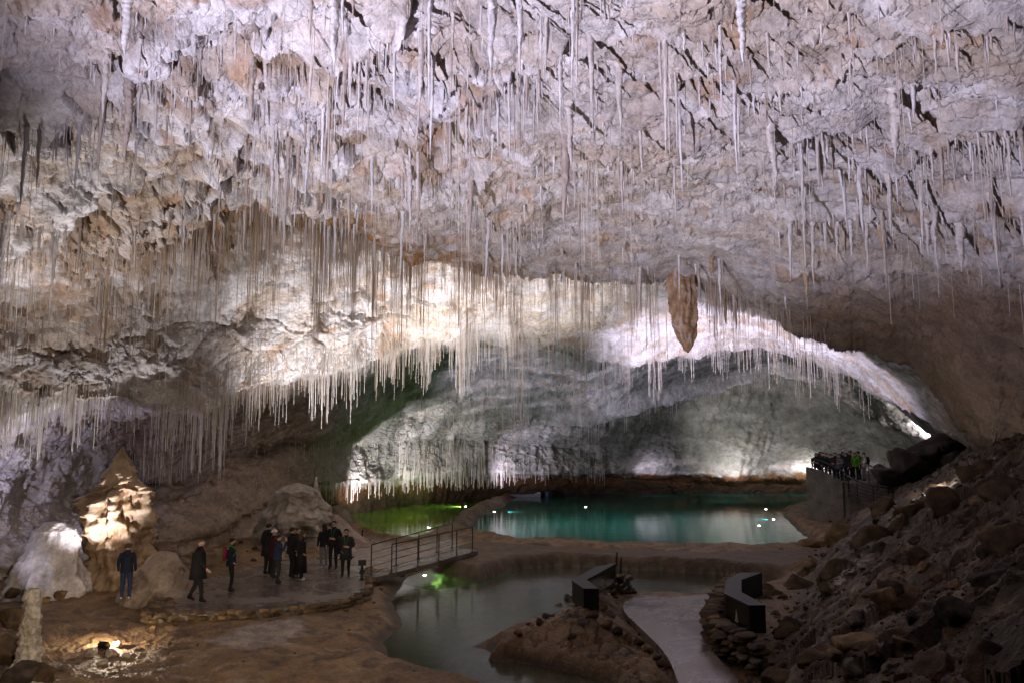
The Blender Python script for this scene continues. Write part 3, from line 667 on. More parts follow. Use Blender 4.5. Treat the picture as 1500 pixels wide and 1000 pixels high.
def floor_h(X, Y):
    p = np.stack([X, Y, np.zeros_like(X)], -1)
    mud = 0.16 * fbm(p / 4.0, 3, 201) + 0.07 * fbm(p / 0.9, 4, 202) + 0.05 * np.clip(fbm(p / 0.33, 3, 203, ridged=True), 0, 1) + 0.05 * np.clip(fbm(p / 0.22, 3, 213) - 0.1, 0, 1)
    h = -0.22 + mud
    # the bank behind the platform rises to the left wall
    h += sstep(29.5, 38, Y - 0.15 * (X + 8)) * sstep(-5.5, -9, X - 0.06 * (Y - 30)) * 0.45
    wob = 0.35 * fbm(p / 1.3, 4, 204)
    dB, dL, dG = sdf(wB, X, Y) + wob * 0.2, sdf(wL, X, Y) + wob, sdf(wG, X, Y) + wob
    dS, dD, dI = sdf(wS, X, Y), sdf(wD, X, Y) + wob * 0.6, sdf(wI, X, Y) + wob * 0.4
    h = np.where(Y > 44, np.maximum(h, -0.15 + mud), h)
    # banks and beds
    for d, dep, slope in ((dB, 0.7, 0.35), (dL, 3.0, 0.7), (dG, 1.6, 0.7)):
        bank = WATER_Z + 0.28 * sstep(-1.6, 0.0, -d - 0.0) * 0
        h = np.where(d > -1.0, h + (WATER_Z - h) * sstep(-0.7, 0.0, d), h)
        h = np.where(d > 0, WATER_Z - np.minimum(dep, slope * d) + 0.15 * mud, h)
    sh = -0.42 + 0.05 * np.clip(fbm(p / 0.5, 3, 205, ridged=True), -1, 1)
    h = h + (sh - h) * sstep(-0.2, 0.8, dS)
    dm = 0.04 + 0.4 * mud
    h = np.maximum(h, h + (dm - h) * sstep(-0.35, 0.45, dD))
    cb, ce, _ = blocks(p, 0.5, 207, 0.5)
    mound = -0.18 + 0.5 * sstep(0.0, 1.6, dI) * sstep(16, 21, Y) + 0.9 * mud + (0.07 * cb - 0.09 * sstep(0.10, 0.0, ce)) * sstep(0, .3, dI)
    h = np.where(dI > -0.15, h + (mound - h) * sstep(-0.15, 0.25, dI), h)
    dP, dR = sdf(wP, X, Y), sdf(wR, X, Y)
    for d in (dP, dR): h = h + (-0.2 - h) * sstep(-0.35, 0.05, d)
    s, t = scree_h(X, Y)
    rk = 0.30 * blocks(p, 2.0, 208, 0.8)[0] + 0.10 * blocks(p, 0.7, 209, 0.9)[0] + 0.16 * fbm(p / 0.8, 4, 210)
    s = s + rk * sstep(0.2, 1.6, t)
    s = np.minimum(s, 5.6 + 0.5 * rk)
    h = np.where(t > 0, np.maximum(h, h + s * sstep(0, 0.6, t)), h)
    return h, dict(B=dB, L=dL, G=dG, S=dS, D=dD, I=dI, P=dP, R=dR, t=t)

gy = np.concatenate([np.arange(668, 700, 2.0), np.arange(700, 1006, 1.1), np.arange(1006, 1500, 2.0), np.arange(1500, 2300, 3.0), np.arange(2300, 5200, 60)])
gx = np.concatenate([np.arange(-500, -20, 10), np.arange(-20, 1520, 1.9), np.arange(1525, 2600, 10)])
GX, GY = np.meshgrid(gx, gy, indexing='ij')
W = at_z(GX, GY, 0.0)
FX, FY = W[..., 0], W[..., 1]
FH, FD = floor_h(FX, FY)
fp = np.stack([FX, FY, FH], -1).astype(np.float32)
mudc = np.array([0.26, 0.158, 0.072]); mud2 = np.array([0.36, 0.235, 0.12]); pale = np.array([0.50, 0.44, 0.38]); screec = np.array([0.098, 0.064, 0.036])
fc = np.broadcast_to(mudc, fp.shape).copy()
fc = lerp(fc, mud2, sstep(-0.2, 0.35, fbm(fp / 1.4, 4, 221)))
fc = lerp(fc, np.array([0.09, 0.05, 0.028]), 0.7 * sstep(0.1, 0.45, fbm(fp / 0.6, 4, 222)))
fc = lerp(fc, pale, sstep(0.1, 0.8, FD['S']))
wet = sstep(WATER_Z + 0.2, WATER_Z + 0.03, FH + 0.06 * fbm(fp / 0.5, 3, 228)) * (np.maximum(FD['B'], np.maximum(FD['L'], FD['G'])) > -1.5)
fc = lerp(fc, np.array([0.085, 0.055, 0.033]), 0.85 * wet)
fc = lerp(fc, np.array([0.12, 0.075, 0.045]), 0.8 * sstep(-0.2, 0.3, FD['D']))
fc = lerp(fc, np.array([0.30, 0.30, 0.22]), 0.85 * sstep(WATER_Z - 0.02, WATER_Z - 0.1, FH))
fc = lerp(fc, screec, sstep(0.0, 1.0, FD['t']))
fc = lerp(fc, np.array([0.36, 0.25, 0.15]), 0.6 * sstep(0.1, 0.5, fbm(fp / 1.1, 3, 223)) * sstep(0.3, 1.2, FD['t']))
# puddles on the mud, their roof reflection painted as pale colour
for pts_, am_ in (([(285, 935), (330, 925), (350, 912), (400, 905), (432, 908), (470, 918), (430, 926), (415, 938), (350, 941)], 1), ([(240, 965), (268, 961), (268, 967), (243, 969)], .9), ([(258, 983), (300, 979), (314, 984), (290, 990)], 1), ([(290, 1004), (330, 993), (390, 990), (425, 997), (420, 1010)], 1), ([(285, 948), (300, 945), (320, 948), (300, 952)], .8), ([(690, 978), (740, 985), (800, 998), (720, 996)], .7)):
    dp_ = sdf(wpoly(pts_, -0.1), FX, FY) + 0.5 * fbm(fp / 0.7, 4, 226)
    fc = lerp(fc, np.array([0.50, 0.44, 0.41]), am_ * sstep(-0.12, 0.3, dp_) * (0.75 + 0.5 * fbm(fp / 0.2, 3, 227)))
# a whitish flow of calcite down the scree
cal = sstep(0.9, 0.2, np.abs((FX - 8.6) - 0.42 * (FY - 21) + 0.7 * fbm(fp / 1.2, 3, 224))) * sstep(16.5, 18.5, FY) * sstep(25, 23, FY)
fc = lerp(fc, np.array([0.52, 0.45, 0.40]), 0.85 * cal * sstep(-0.3, 0.2, fbm(fp / 0.4, 3, 225)))
M_MUD = rock_mat('cave_mud', rough=0.5, bump=1.0, bscale=13.0, scale=2.2, var=(0.55, 1.25), spec=0.45)
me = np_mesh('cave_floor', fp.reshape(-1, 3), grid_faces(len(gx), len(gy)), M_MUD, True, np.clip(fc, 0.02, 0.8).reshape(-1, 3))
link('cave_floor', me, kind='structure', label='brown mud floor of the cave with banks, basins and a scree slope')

def floor_z(x, y):
    h, _ = floor_h(np.array([[float(x)]]), np.array([[float(y)]])); return float(h[0, 0])

# ---- paving: smooth wet concrete
def pave_mat():
    m, nt, b = nodes_of('wet_concrete')
    tc = N(nt, 'ShaderNodeTexCoord')
    n1 = N(nt, 'ShaderNodeTexNoise', i_Scale=0.7, i_Detail=8.0, i_Roughness=0.6); nt.links.new(tc.outputs['Object'], n1.inputs['Vector'])
    n2 = N(nt, 'ShaderNodeTexNoise', i_Scale=14.0, i_Detail=6.0); nt.links.new(tc.outputs['Object'], n2.inputs['Vector'])
    col = ramp(nt, n1.outputs[0], 0.3, 0.7, (0.10, 0.077, 0.065), (0.26, 0.215, 0.185))
    col = mixcol(nt, 0.6, col, ramp(nt, n2.outputs[0], 0.3, 0.7, (0.7, 0.68, 0.66), (1.05, 1.05, 1.05)), 'MULTIPLY')
    nt.links.new(col, b.inputs['Base Color'])
    r = N(nt, 'ShaderNodeMapRange'); nt.links.new(n1.outputs[0], r.inputs[0]); r.inputs[1].default_value = 0.35; r.inputs[2].default_value = 0.65; r.inputs[3].default_value = 0.14; r.inputs[4].default_value = 0.38
    nt.links.new(r.outputs[0], b.inputs['Roughness'])
    bp = N(nt, 'ShaderNodeBump', i_Strength=0.25, i_Distance=0.02); nt.links.new(n2.outputs[0], bp.inputs['Height']); nt.links.new(bp.outputs[0], b.inputs['Normal'])
    return m
M_PAVE = pave_mat()
def smooth_poly(poly, it=3):
    a = np.asarray(poly)
    for _ in range(it):
        b = np.roll(a, -1, 0); a = np.stack([0.75 * a + 0.25 * b, 0.25 * a + 0.75 * b], 1).reshape(-1, 2)
    return a
def slab(name, poly, z, thick, mat, **props):
    m = MB(); m.prism([tuple(p) for p in smooth_poly(poly)], z - thick, z); return m.build(name, mat, None, **props)
slab('paved_platform', wP, 0.0, 0.3, M_PAVE, kind='structure', label='smooth wet concrete viewing platform beside the bridge')
slab('paved_path', wR, 0.0, 0.3, M_PAVE, kind='structure', label='smooth wet concrete path between the two black consoles')

# ---- water
def water_mat(name, tr, rip=3.0, bump=0.12, cover=None, cfac=0.0, ior=1.33, glow=0.0):
    """a reflecting skin over clear tinted water; part of the body is cloudy (scatters light from above and below)"""
    m = bpy.data.materials.new(name); m.use_nodes = True; nt = m.node_tree; nt.nodes.clear()
    out = N(nt, 'ShaderNodeOutputMaterial'); tc = N(nt, 'ShaderNodeTexCoord')
    mp = N(nt, 'ShaderNodeMapping'); mp.inputs['Scale'].default_value = (0.8, 1.5, 1); nt.links.new(tc.outputs['Object'], mp.inputs[0])
    n1 = N(nt, 'ShaderNodeTexNoise', i_Scale=rip, i_Detail=5.0, i_Roughness=0.6); nt.links.new(mp.outputs[0], n1.inputs['Vector'])
    bp = N(nt, 'ShaderNodeBump', i_Strength=bump, i_Distance=0.1); nt.links.new(n1.outputs[0], bp.inputs['Height'])
    fr = N(nt, 'ShaderNodeFresnel', i_IOR=ior); nt.links.new(bp.outputs[0], fr.inputs['Normal'])
    gl = N(nt, 'ShaderNodeBsdfGlossy', i_Roughness=0.04); gl.inputs['Color'].default_value = (1, 1, 1, 1); nt.links.new(bp.outputs[0], gl.inputs['Normal'])
    t = N(nt, 'ShaderNodeBsdfTransparent'); t.inputs['Color'].default_value = (*tr, 1)
    df = N(nt, 'ShaderNodeBsdfDiffuse'); df.inputs['Color'].default_value = (*(cover or tr), 1)
    tl = N(nt, 'ShaderNodeBsdfTranslucent'); tl.inputs['Color'].default_value = (*(cover or tr), 1)
    m0 = N(nt, 'ShaderNodeMixShader'); m0.inputs[0].default_value = glow; nt.links.new(df.outputs[0], m0.inputs[1]); nt.links.new(tl.outputs[0], m0.inputs[2])
    m1 = N(nt, 'ShaderNodeMixShader'); m1.inputs[0].default_value = cfac; nt.links.new(t.outputs[0], m1.inputs[1]); nt.links.new(m0.outputs[0], m1.inputs[2])
    m2 = N(nt, 'ShaderNodeMixShader'); nt.links.new(fr.outputs[0], m2.inputs[0]); nt.links.new(m1.outputs[0], m2.inputs[1]); nt.links.new(gl.outputs[0], m2.inputs[2])
    nt.links.new(m2.outputs[0], out.inputs[0])
    return m
def sheet(name, poly, z, mat, grow=1.0, **props):
    a = np.asarray(poly); n = len(a)
    m = MB(); ar = 0.5 * np.sum(a[:, 0] * np.roll(a[:, 1], -1) - np.roll(a[:, 0], -1) * a[:, 1])
    t = np.roll(a, -1, 0) - np.roll(a, 1, 0); nr = np.stack([t[:, 1], -t[:, 0]], -1) * (1 if ar > 0 else -1); nr /= np.linalg.norm(nr, axis=1, keepdims=True)
    a = a + nr * grow
    m.add([(x, y, z) for x, y in a], [tuple(range(n)) if ar > 0 else tuple(range(n))[::-1]])
    return m.build(name, mat, None, **props)
sheet('basin_water', wB, WATER_Z, water_mat('basin_water', (0.50, 0.50, 0.38), 2.4, 0.09, (0.20, 0.20, 0.14), 0.25, 1.65), 0.5, kind='structure', label='shallow rippled basin in front of the bridge')
GPOOL = [(586,853),(600,840),(648,826),(700,828),(744,829),(759,836),(742,845),(692,855),(630,864)]
sheet('green_shallows', wpoly(GPOOL, WATER_Z), WATER_Z + 0.004, water_mat('green_shallows', (0.4, 0.62, 0.2), 2.0, 0.12, (0.20, 0.42, 0.10), 0.6, 1.33, 0.6), 0.0, kind='structure', label='green lit shallows under the footbridge')
sheet('lake_water', wL, WATER_Z - 0.004, water_mat('lake_water', (0.14, 0.62, 0.48), 0.9, 0.10, (0.03, 0.42, 0.32), 0.75, 1.25, 0.6), 0.7, kind='structure', label='emerald lake below the far wall')
sheet('green_pool_water', wG, WATER_Z - 0.008, water_mat('green_pool_water', (0.35, 0.60, 0.10), 1.2, 0.08, (0.28, 0.50, 0.05), 0.6, 1.25, 0.6), 0.7, kind='structure', label='yellow green pool left of the bridge')

# pale lines cast into the paving
M_LINE = plain_mat('pale_inlay', (0.36, 0.32, 0.28), 0.4)
def arc_line(c_px, r, a0, a1, label):
    q = at_z(*c_px, 0.0); m = MB(); n = 60; vs = []
    for k in range(n + 1):
        a = a0 + (a1 - a0) * k / n
        for rr in (r - 0.018, r + 0.018): vs.append((q[0] + rr * math.cos(a), q[1] + rr * math.sin(a), 0.004))
    m.add(vs, [(2 * k, 2 * k + 1, 2 * k + 3, 2 * k + 2) for k in range(n)])
    o = m.build('paving_line', M_LINE, None, kind='structure', label=label)
    if o.data.polygons[0].normal.z < 0: o.data.flip_normals()
arc_line((512, 857), 1.15, 0.9, 5.4, 'pale curved line in the platform paving')
arc_line((1050, 905), 0.85, 1.4, 4.2, 'pale curved line in the path paving')
arc_line((1130, 1010), 1.55, 2.0, 3.3, 'pale curved line near the path edge')
# ================================================================== flowstone, boulders and rubble
M_FLOW = rock_mat('flowstone', rough=0.5, bump=0.35, bscale=9.0, scale=1.6, var=(0.75, 1.12), spec=0.45)
M_STONE = rock_mat('loose_stone', rough=0.75, bump=0.55, bscale=14.0, scale=2.5, var=(0.6, 1.15), spec=0.25)

def ordinals(items, base):
    """items: list of (px, label); repeats get their place from the left"""
    seen = {}; out = [None] * len(items)
    for i, (px, lab) in enumerate(items): seen.setdefault(lab, []).append((px, i))
    O2 = ORD + ['ninth from the left', 'tenth from the left', 'eleventh from the left', 'twelfth from the left']
    for lab, lst in seen.items():
        lst.sort()
        for j, (px, i) in enumerate(lst):
            out[i] = lab if len(lst) == 1 else lab + ', ' + (O2[j] if j < 12 else 'further right')
    return out

def flow(name, loc, prof, seed, col, col2, rings=110, sides=110, flute=0.10, knob=0.10, drip=0.0, squash=0.85, lean=(0, 0), **props):
    """a body of flowstone turned round a wandering axis; prof = [(z, r)] from the top down"""
    zs = np.array([p[0] for p in prof], float); rs = np.array([p[1] for p in prof], float)
    t = np.linspace(0, 1, rings); tz = np.linspace(0, 1, len(zs)); z = np.interp(t, tz, zs); r = smooth1(np.interp(t, tz, rs)[:, None], 3, 0)[:, 0]
    V = np.zeros((rings, sides, 3)); a = 2 * np.pi * np.arange(sides) / sides
    V[..., 0] = r[:, None] * np.cos(a); V[..., 1] = r[:, None] * np.sin(a) * squash; V[..., 2] = z[:, None]
    rm = rs.max()
    f = perlin(V * np.array([2.8, 2.8, 0.7]) / rm + seed, seed) * np.clip(r / rm * 2, 0, 1)[:, None]
    f2 = perlin(V * np.array([9, 9, 1.6]) / rm + seed, seed + 1) * np.clip(r / rm * 1.5, 0, 1)[:, None]
    kn = fbm(V * (2.2 / rm) + seed, 5, seed + 2, gain=0.55)
    led = ((z[:, None] / rm * 2.2 + 1.2 * fbm(V * (1.3 / rm) + seed, 3, seed + 3)) % 1.0) - 0.5
    s = 1 + flute * (f + 0.6 * f2) * 2 + knob * 2 * kn - drip * led
    V[..., 0] *= s; V[..., 1] *= s
    V[..., 0] += lean[0] * (z[:, None] - zs.min()) + 0.12 * rm * perlin(np.stack([z / rm, z * 0 + seed, z * 0], -1), seed)[:, None]
    V[..., 1] += lean[1] * (z[:, None] - zs.min())
    cc = lerp(np.broadcast_to(np.array(col), V.shape), np.array(col2), sstep(-0.2, 0.35, f + kn))
    cc = cc * (1 + 0.25 * f2[..., None])
    me = np_mesh(name, V.reshape(-1, 3), wrapf(rings, sides)[:, ::-1], M_FLOW, True, np.clip(cc, 0.02, 0.8).reshape(-1, 3))
    o = link(name, me, None, **props); o.location = loc
    return o
def gz(px, py, z=0.0):
    q = at_z(px, py, z); return q
q = gz(142, 862, 0.0)
flow('flowstone_column', (q[0], q[1] + 1.2, -0.3), [(4.8, 0.06), (4.5, 0.2), (4.2, 0.36), (3.9, 0.5), (3.6, 0.6), (3.35, 0.90), (2.9, 1.02), (2.3, 1.06), (1.6, 1.08), (1.0, 1.02), (0.4, 0.95), (0, 1.0)], 611, (0.27, 0.175, 0.10), (0.40, 0.29, 0.19), flute=0.2, knob=0.14, drip=0.14, label='tan dripping flowstone column with a narrow neck at the left wall', category='flowstone column')
q = gz(54, 868, 0.0)
flow('flowstone_dome', (q[0], q[1] + 0.7, -0.3), [(2.45, 0.04), (2.4, 0.30), (2.15, 0.58), (1.5, 0.84), (0.8, 1.08), (0, 1.45)], 622, (0.62, 0.58, 0.58), (0.74, 0.72, 0.74), flute=0.08, knob=0.07, drip=0.03, label='smooth pale flowstone dome lit from the side beside the tan column', category='flowstone dome')
q = gz(205, 880, 0.0)
flow('stalagmite_mound', (q[0] + 0.1, q[1] + 1.3, -0.3), [(1.6, 0.05), (1.52, 0.32), (1.15, 0.62), (0.6, 0.98), (0, 1.4)], 633, (0.22, 0.165, 0.12), (0.30, 0.24, 0.19), flute=0.06, knob=0.07, label='low dull brown stalagmite mound behind the person in the navy hoodie', category='stalagmite')
q = gz(420, 806, 0.0)
flow('flowstone_mound', (q[0], q[1] + 1.6, -0.3), [(3.1, 0.05), (2.95, 0.55), (2.7, 0.95), (2.0, 1.3), (1.2, 1.65), (0.5, 1.9), (0, 2.2)], 644, (0.24, 0.205, 0.16), (0.36, 0.32, 0.27), flute=0.10, knob=0.11, drip=0.07, label='big pale rounded flowstone mound behind the group of visitors', category='flowstone mound')
q = gz(462, 800, 0.0)
flow('pointed_stalagmite', (q[0], q[1] + 0.8, -0.2), [(3.25, 0.03), (2.9, 0.10), (2.4, 0.2), (1.7, 0.33), (0.9, 0.5), (0, 0.8)], 655, (0.34, 0.27, 0.20), (0.48, 0.42, 0.37), rings=80, sides=60, flute=0.1, knob=0.12, lean=(-0.08, 0), label='slim pointed stalagmite at the right edge of the big pale mound', category='stalagmite')
q = gz(500, 792, 0.0)
flow('pale_slope', (q[0] - 0.6, q[1] + 1.5, -0.4), [(1.5, 0.1), (1.3, 0.4), (0.9, 0.8), (0.45, 1.25), (0, 1.9)], 657, (0.26, 0.18, 0.13), (0.40, 0.31, 0.25), flute=0.06, knob=0.05, label='pale pinkish sediment cone between the mound and the green pool', category='sediment cone')
q = at_z(40, 1010, 0.0)
flow('foreground_stalagmite', (q[0] - 0.2, q[1] + 0.3, -0.2), [(2.05, 0.09), (1.98, 0.16), (1.7, 0.17), (1.3, 0.20), (0.9, 0.20), (0.5, 0.27), (0, 0.40)], 666, (0.34, 0.30, 0.25), (0.50, 0.46, 0.41), rings=120, sides=80, flute=0.10, knob=0.17, drip=0.14, label='pale broken stalagmite stump standing in the bottom left corner', category='stalagmite')

# ---- boulders
import bmesh
def rock_arrays(seed, sub):
    bm = bmesh.new(); bmesh.ops.create_icosphere(bm, subdivisions=sub, radius=1.0)
    V = np.array([v.co[:] for v in bm.verts]); Fc = np.array([[v.index for v in f.verts] for f in bm.faces]); bm.free()
    r = np.random.default_rng(seed)
    for _ in range(15):
        n = r.normal(size=3); n /= np.linalg.norm(n); d = 0.5 + 0.34 * r.random()
        h = V @ n - d; V = V - np.clip(h, 0, None)[:, None] * n * 0.93
    V *= np.array([1.0, 0.7 + 0.35 * r.random(), 0.55 + 0.3 * r.random()])
    V += V / np.linalg.norm(V, axis=1, keepdims=True) * (0.09 * fbm(V * 2.2 + seed, 4, seed)[:, None] + 0.04 * fbm(V * 9 + seed, 2, seed + 3)[:, None])
    return V, Fc
RV = [rock_arrays(700 + s, 4) for s in range(8)]
RL = [rock_arrays(720 + s, 2) for s in range(6)]
RC = [((0.112, 0.073, 0.040), 'brown'), ((0.25, 0.165, 0.085), 'tan'), ((0.17, 0.14, 0.11), 'greyish'), ((0.06, 0.045, 0.035), 'dark'), ((0.55, 0.47, 0.36), 'pale')]  # last colour holds the floor lamp's glare
RM = {}
def rock_mesh(v, ci):
    if (v, ci) not in RM:
        V, Fc = RV[v]; col = np.array(RC[ci][0]) * (1 + 0.7 * fbm(V * 1.8 + 3 * v, 4, 740 + v)[:, None])
        RM[(v, ci)] = np_mesh('boulder', V, Fc, M_STONE, True, np.clip(col, 0.02, 0.7))
    return RM[(v, ci)]
def put_rock(loc, r, ci, label, group=None, cat='boulder', v=None, rot=None, sc3=(1, 1, 1), name='boulder'):
    v = RNG.integers(0, 8) if v is None else v
    o = link(name, rock_mesh(int(v), ci), None, label=label, category=cat)
    if group: o['group'] = group
    o.location = loc; o.scale = (r * sc3[0], r * sc3[1], r * sc3[2]); o.rotation_euler = rot or (RNG.normal() * 0.3, RNG.normal() * 0.3, RNG.random() * 6.28)
    return o
FPX, FPY = to_px(fp)
def floor_at(px, py, tmin=None):
    """first floor point met along the ray of this photo pixel"""
    r = ray(px, py); ys = np.linspace(7, 85, 900); p = CAM + r * ys[:, None]
    h, _ = floor_h(p[:, 0:1], p[:, 1:2]); hit = np.nonzero(p[:, 2] < h[:, 0])[0]
    return p[hit[0]] if len(hit) else p[-1]
rk = []
BIGS = [(1205, 800, 44, 1), (1180, 832, 34, 1), (1240, 775, 38, 1), (1165, 858, 36, 0), (1225, 838, 40, 0), (1130, 868, 30, 0), (1280, 790, 36, 0), (1310, 868, 46, 1), (1262, 945, 52, 1), (1205, 960, 40, 0), (1330, 958, 46, 0), (1130, 962, 40, 1), (1165, 920, 34, 0),
        (1440, 690, 46, 0), (1392, 735, 38, 0), (1478, 715, 44, 0), (1345, 748, 36, 0), (1405, 770, 30, 0), (1480, 790, 40, 0), (1420, 900, 44, 3), (1470, 960, 60, 0), (1390, 985, 50, 0), (1296, 745, 24, 0), (1455, 845, 36, 3), (1255, 905, 24, 2), (1100, 925, 26, 1), (1075, 945, 24, 0), (1350, 820, 26, 0), (1150, 990, 36, 0), (1095, 985, 22, 1)]
for px, py, rp, ci in BIGS: rk.append((px, py, rp, ci))
for _ in range(150):
    px = 1060 + 450 * RNG.random(); lo = np.interp(px, [1060, 1130, 1190, 1250, 1320, 1400, 1500], [880, 850, 790, 755, 735, 715, 665]); py = lo + (1005 - lo) * RNG.random()
    rk.append((px, py, 6 + 18 * RNG.random() ** 2.2, int(RNG.choice([0, 0, 1, 2, 3]))))
rlab = []
for px, py, rp, ci in rk:
    sz = 'huge' if rp > 38 else 'large' if rp > 26 else 'medium' if rp > 13 else 'small'
    vz = 'high on the scree' if py < 775 else 'midway up the scree' if py < 860 else 'low on the scree' if py < 930 else 'at the foot of the scree'
    hz = 'by the path' if px < 1160 else 'left part' if px < 1260 else 'middle' if px < 1350 else 'right part' if px < 1430 else 'right edge'
    rlab.append((px, f'{sz} {RC[ci][1]} boulder {vz} {hz}'))
rlab = ordinals(rlab, '')
for (px, py, rp, ci), lab in zip(rk, rlab):
    p = floor_at(px, py); r = rp * p[1] / F
    if p[1] > 62: continue
    put_rock((p[0], p[1] + 0.15 * r, p[2] - 0.16 * r), r, ci, lab, 'boulders on the scree slope')
# the dark heap against the light at the far right
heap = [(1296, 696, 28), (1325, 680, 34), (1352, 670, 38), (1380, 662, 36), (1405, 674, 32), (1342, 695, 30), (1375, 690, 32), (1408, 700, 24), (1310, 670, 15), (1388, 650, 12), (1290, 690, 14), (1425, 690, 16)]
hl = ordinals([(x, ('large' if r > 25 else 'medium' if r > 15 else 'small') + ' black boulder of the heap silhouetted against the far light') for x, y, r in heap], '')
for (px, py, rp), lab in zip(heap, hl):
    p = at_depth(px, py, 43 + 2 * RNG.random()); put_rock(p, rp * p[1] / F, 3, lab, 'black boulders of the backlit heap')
# stones around the two hidden lamps, lamp glare put into their colour
for px, py, rp, lab in [(133, 958, 14, 'small lamp-bright stone left of the floor lamp'), (163, 960, 13, 'small lamp-bright stone right of the floor lamp'), (150, 972, 11, 'small lamp-bright stone in front of the floor lamp'), (172, 945, 9, 'smallest stone behind the floor lamp'), (186, 962, 8, 'flat stone beside the floor lamp')]:
    p = floor_at(px, py); put_rock((p[0], p[1], p[2] + 0.03), rp * p[1] / F, 4, lab, 'stones around the floor lamp', 'stone', name='stone')
# stones edging the island beside the path and under the left console
edge = [(846, 868, 10), (862, 884, 9), (880, 893, 11), (893, 903, 10), (868, 905, 12), (890, 918, 13), (852, 915, 12), (905, 928, 9), (918, 936, 11), (838, 935, 8), (934, 944, 10), (948, 956, 12), (962, 966, 11), (973, 978, 12), (984, 990, 12), (928, 868, 9), (920, 862, 11), (905, 858, 10), (912, 870, 9), (897, 872, 10), (820, 890, 8), (800, 905, 7), (790, 915, 8), (760, 930, 8), (832, 880, 9)]
el = ordinals([(x, ('pale angular' if i % 3 == 0 else 'brown blocky' if i % 3 == 1 else 'flat tan') + (' stone edging the island below the left console' if x > 840 else ' stone on the muddy island shore')) for i, (x, y, r) in enumerate(edge)], '')
for i, ((px, py, rp), lab) in enumerate(zip(edge, el)):
    p = floor_at(px, py); put_rock((p[0], p[1], p[2] + 0.06), rp * p[1] / F, [2, 0, 1][i % 3], lab, 'stones edging the muddy island', 'stone', name='stone')
# left corner rocks
for px, py, rp, ci, lab in [(18, 905, 30, 0, 'brown rock behind the pale stump in the corner'), (8, 950, 34, 0, 'dark brown rock at the left edge below the stump'), (60, 985, 26, 0, 'rough brown rock in front of the pale stump'), (30, 990, 28, 3, 'blackish rock in the bottom left corner'), (88, 872, 11, 1, 'small tan stone at the foot of the pale dome'), (68, 878, 9, 1, 'smaller stone beside the foot of the pale dome'), (20, 868, 14, 0, 'brown block left of the pale dome')]:
    p = at_z(px, py, 0.25); put_rock(p, rp * p[1] / F, ci, lab, 'rocks at the left edge', 'rock', name='rock')
# rubble: uncountable small stones over scree, banks and dam edges
Vs, Fs, Cs = [], [], []; base = 0
dens = np.where(FD['t'] > 0.1, 1.0, 0) + 0.5 * np.exp(-(FD['I'] / 0.3) ** 2) + 0.25 * np.exp(-((FD['D']) / 0.25) ** 2) + 0.5 * np.exp(-((FD['P'] + 0.35) / 0.2) ** 2) + 0.3 * np.exp(-((FD['R'] + 0.3) / 0.2) ** 2) + 0.35 * sstep(29.5, 31.5, FY) * sstep(-6, -9, FX) * (FY < 42)
dens = dens * ((FPX > -20) & (FPX < 1520) & (FPY > 640) & (FPY < 1010) & (np.maximum(FD['B'], np.maximum(FD['L'], FD['G'])) < -0.1))
dens += 0.03 * (FD['t'] < 0) * (FY < 24) * (FX < -2) * (np.maximum(FD['P'], FD['B']) < -0.4)
cs = np.cumsum(dens.ravel().astype(np.float64)); idx = np.searchsorted(cs, RNG.random(4200) * cs[-1])
fpf = fp.reshape(-1, 3)
for i in idx:
    V, Fc = RL[RNG.integers(0, 6)]; x, y, z = fpf[i]
    r = (1.0 + 5.5 * RNG.random() ** 3) * y / F; a = RNG.random() * 6.28; b_ = RNG.normal() * 0.5
    Rm = np.array([[math.cos(a), -math.sin(a), 0], [math.sin(a), math.cos(a), 0], [0, 0, 1]]) @ np.array([[1, 0, 0], [0, math.cos(b_), -math.sin(b_)], [0, math.sin(b_), math.cos(b_)]])
    Vs.append(V @ Rm.T * r + (x, y, z + 0.1 * r)); Fs.append(Fc + base); base += len(V)
    Cs.append(np.repeat(np.array(RC[[0, 0, 1, 0, 3, 2][RNG.integers(0, 6)]][0])[None] * (0.7 + 0.6 * RNG.random()), len(V), 0))
me = np_mesh('rubble', np.concatenate(Vs), np.concatenate(Fs), M_STONE, False, np.clip(np.concatenate(Cs), 0.02, 0.7))
link('rubble', me, kind='stuff', label='loose brown stones strewn over the scree and banks')

# ---- dry stone edging under the platform and consoles
def stone_wall(name, pts, z0, z1, seed, thick=0.3, **props):
    """a low wall of rough stones along a line of (x, y) points, one mesh"""
    r = np.random.default_rng(seed); Vs, Fs, Cs = [], [], []; base = 0
    pts = np.asarray(pts); seg = np.linalg.norm(np.diff(pts, axis=0), axis=1); L = np.concatenate([[0], np.cumsum(seg)])
    z = z0
    while z < z1 - 0.04:
        hgt = 0.13 + 0.06 * r.random(); s = -0.1 * r.random()
        while s < L[-1]:
            wd = 0.16 + 0.25 * r.random(); V, Fc = RL[r.integers(0, 6)]
            cxy = np.array([np.interp(s + wd / 2, L, pts[:, k]) for k in (0, 1)]); d = np.array([np.interp(s + wd, L, pts[:, k]) - np.interp(s, L, pts[:, k]) for k in (0, 1)]); d /= np.linalg.norm(d) + 1e-9
            v = V / np.abs(V).max(0) * (wd * 0.56, thick * 0.5, hgt * 0.6); v = np.stack([v[:, 0] * d[0] - v[:, 1] * d[1], v[:, 0] * d[1] + v[:, 1] * d[0], v[:, 2]], -1)
            Vs.append(v + (cxy[0] + 0.04 * r.normal(), cxy[1] + 0.04 * r.normal(), z + hgt / 2)); Fs.append(Fc + base); base += len(v)
            Cs.append(np.repeat(np.array(RC[[0, 1, 0, 2][r.integers(0, 4)]][0])[None] * (0.8 + 0.5 * r.random()), len(v), 0)); s += wd
        z += hgt
    me = np_mesh(name, np.concatenate(Vs), np.concatenate(Fs), M_STONE, False, np.clip(np.concatenate(Cs), 0.02, 0.7))
    return link(name, me, None, **props)
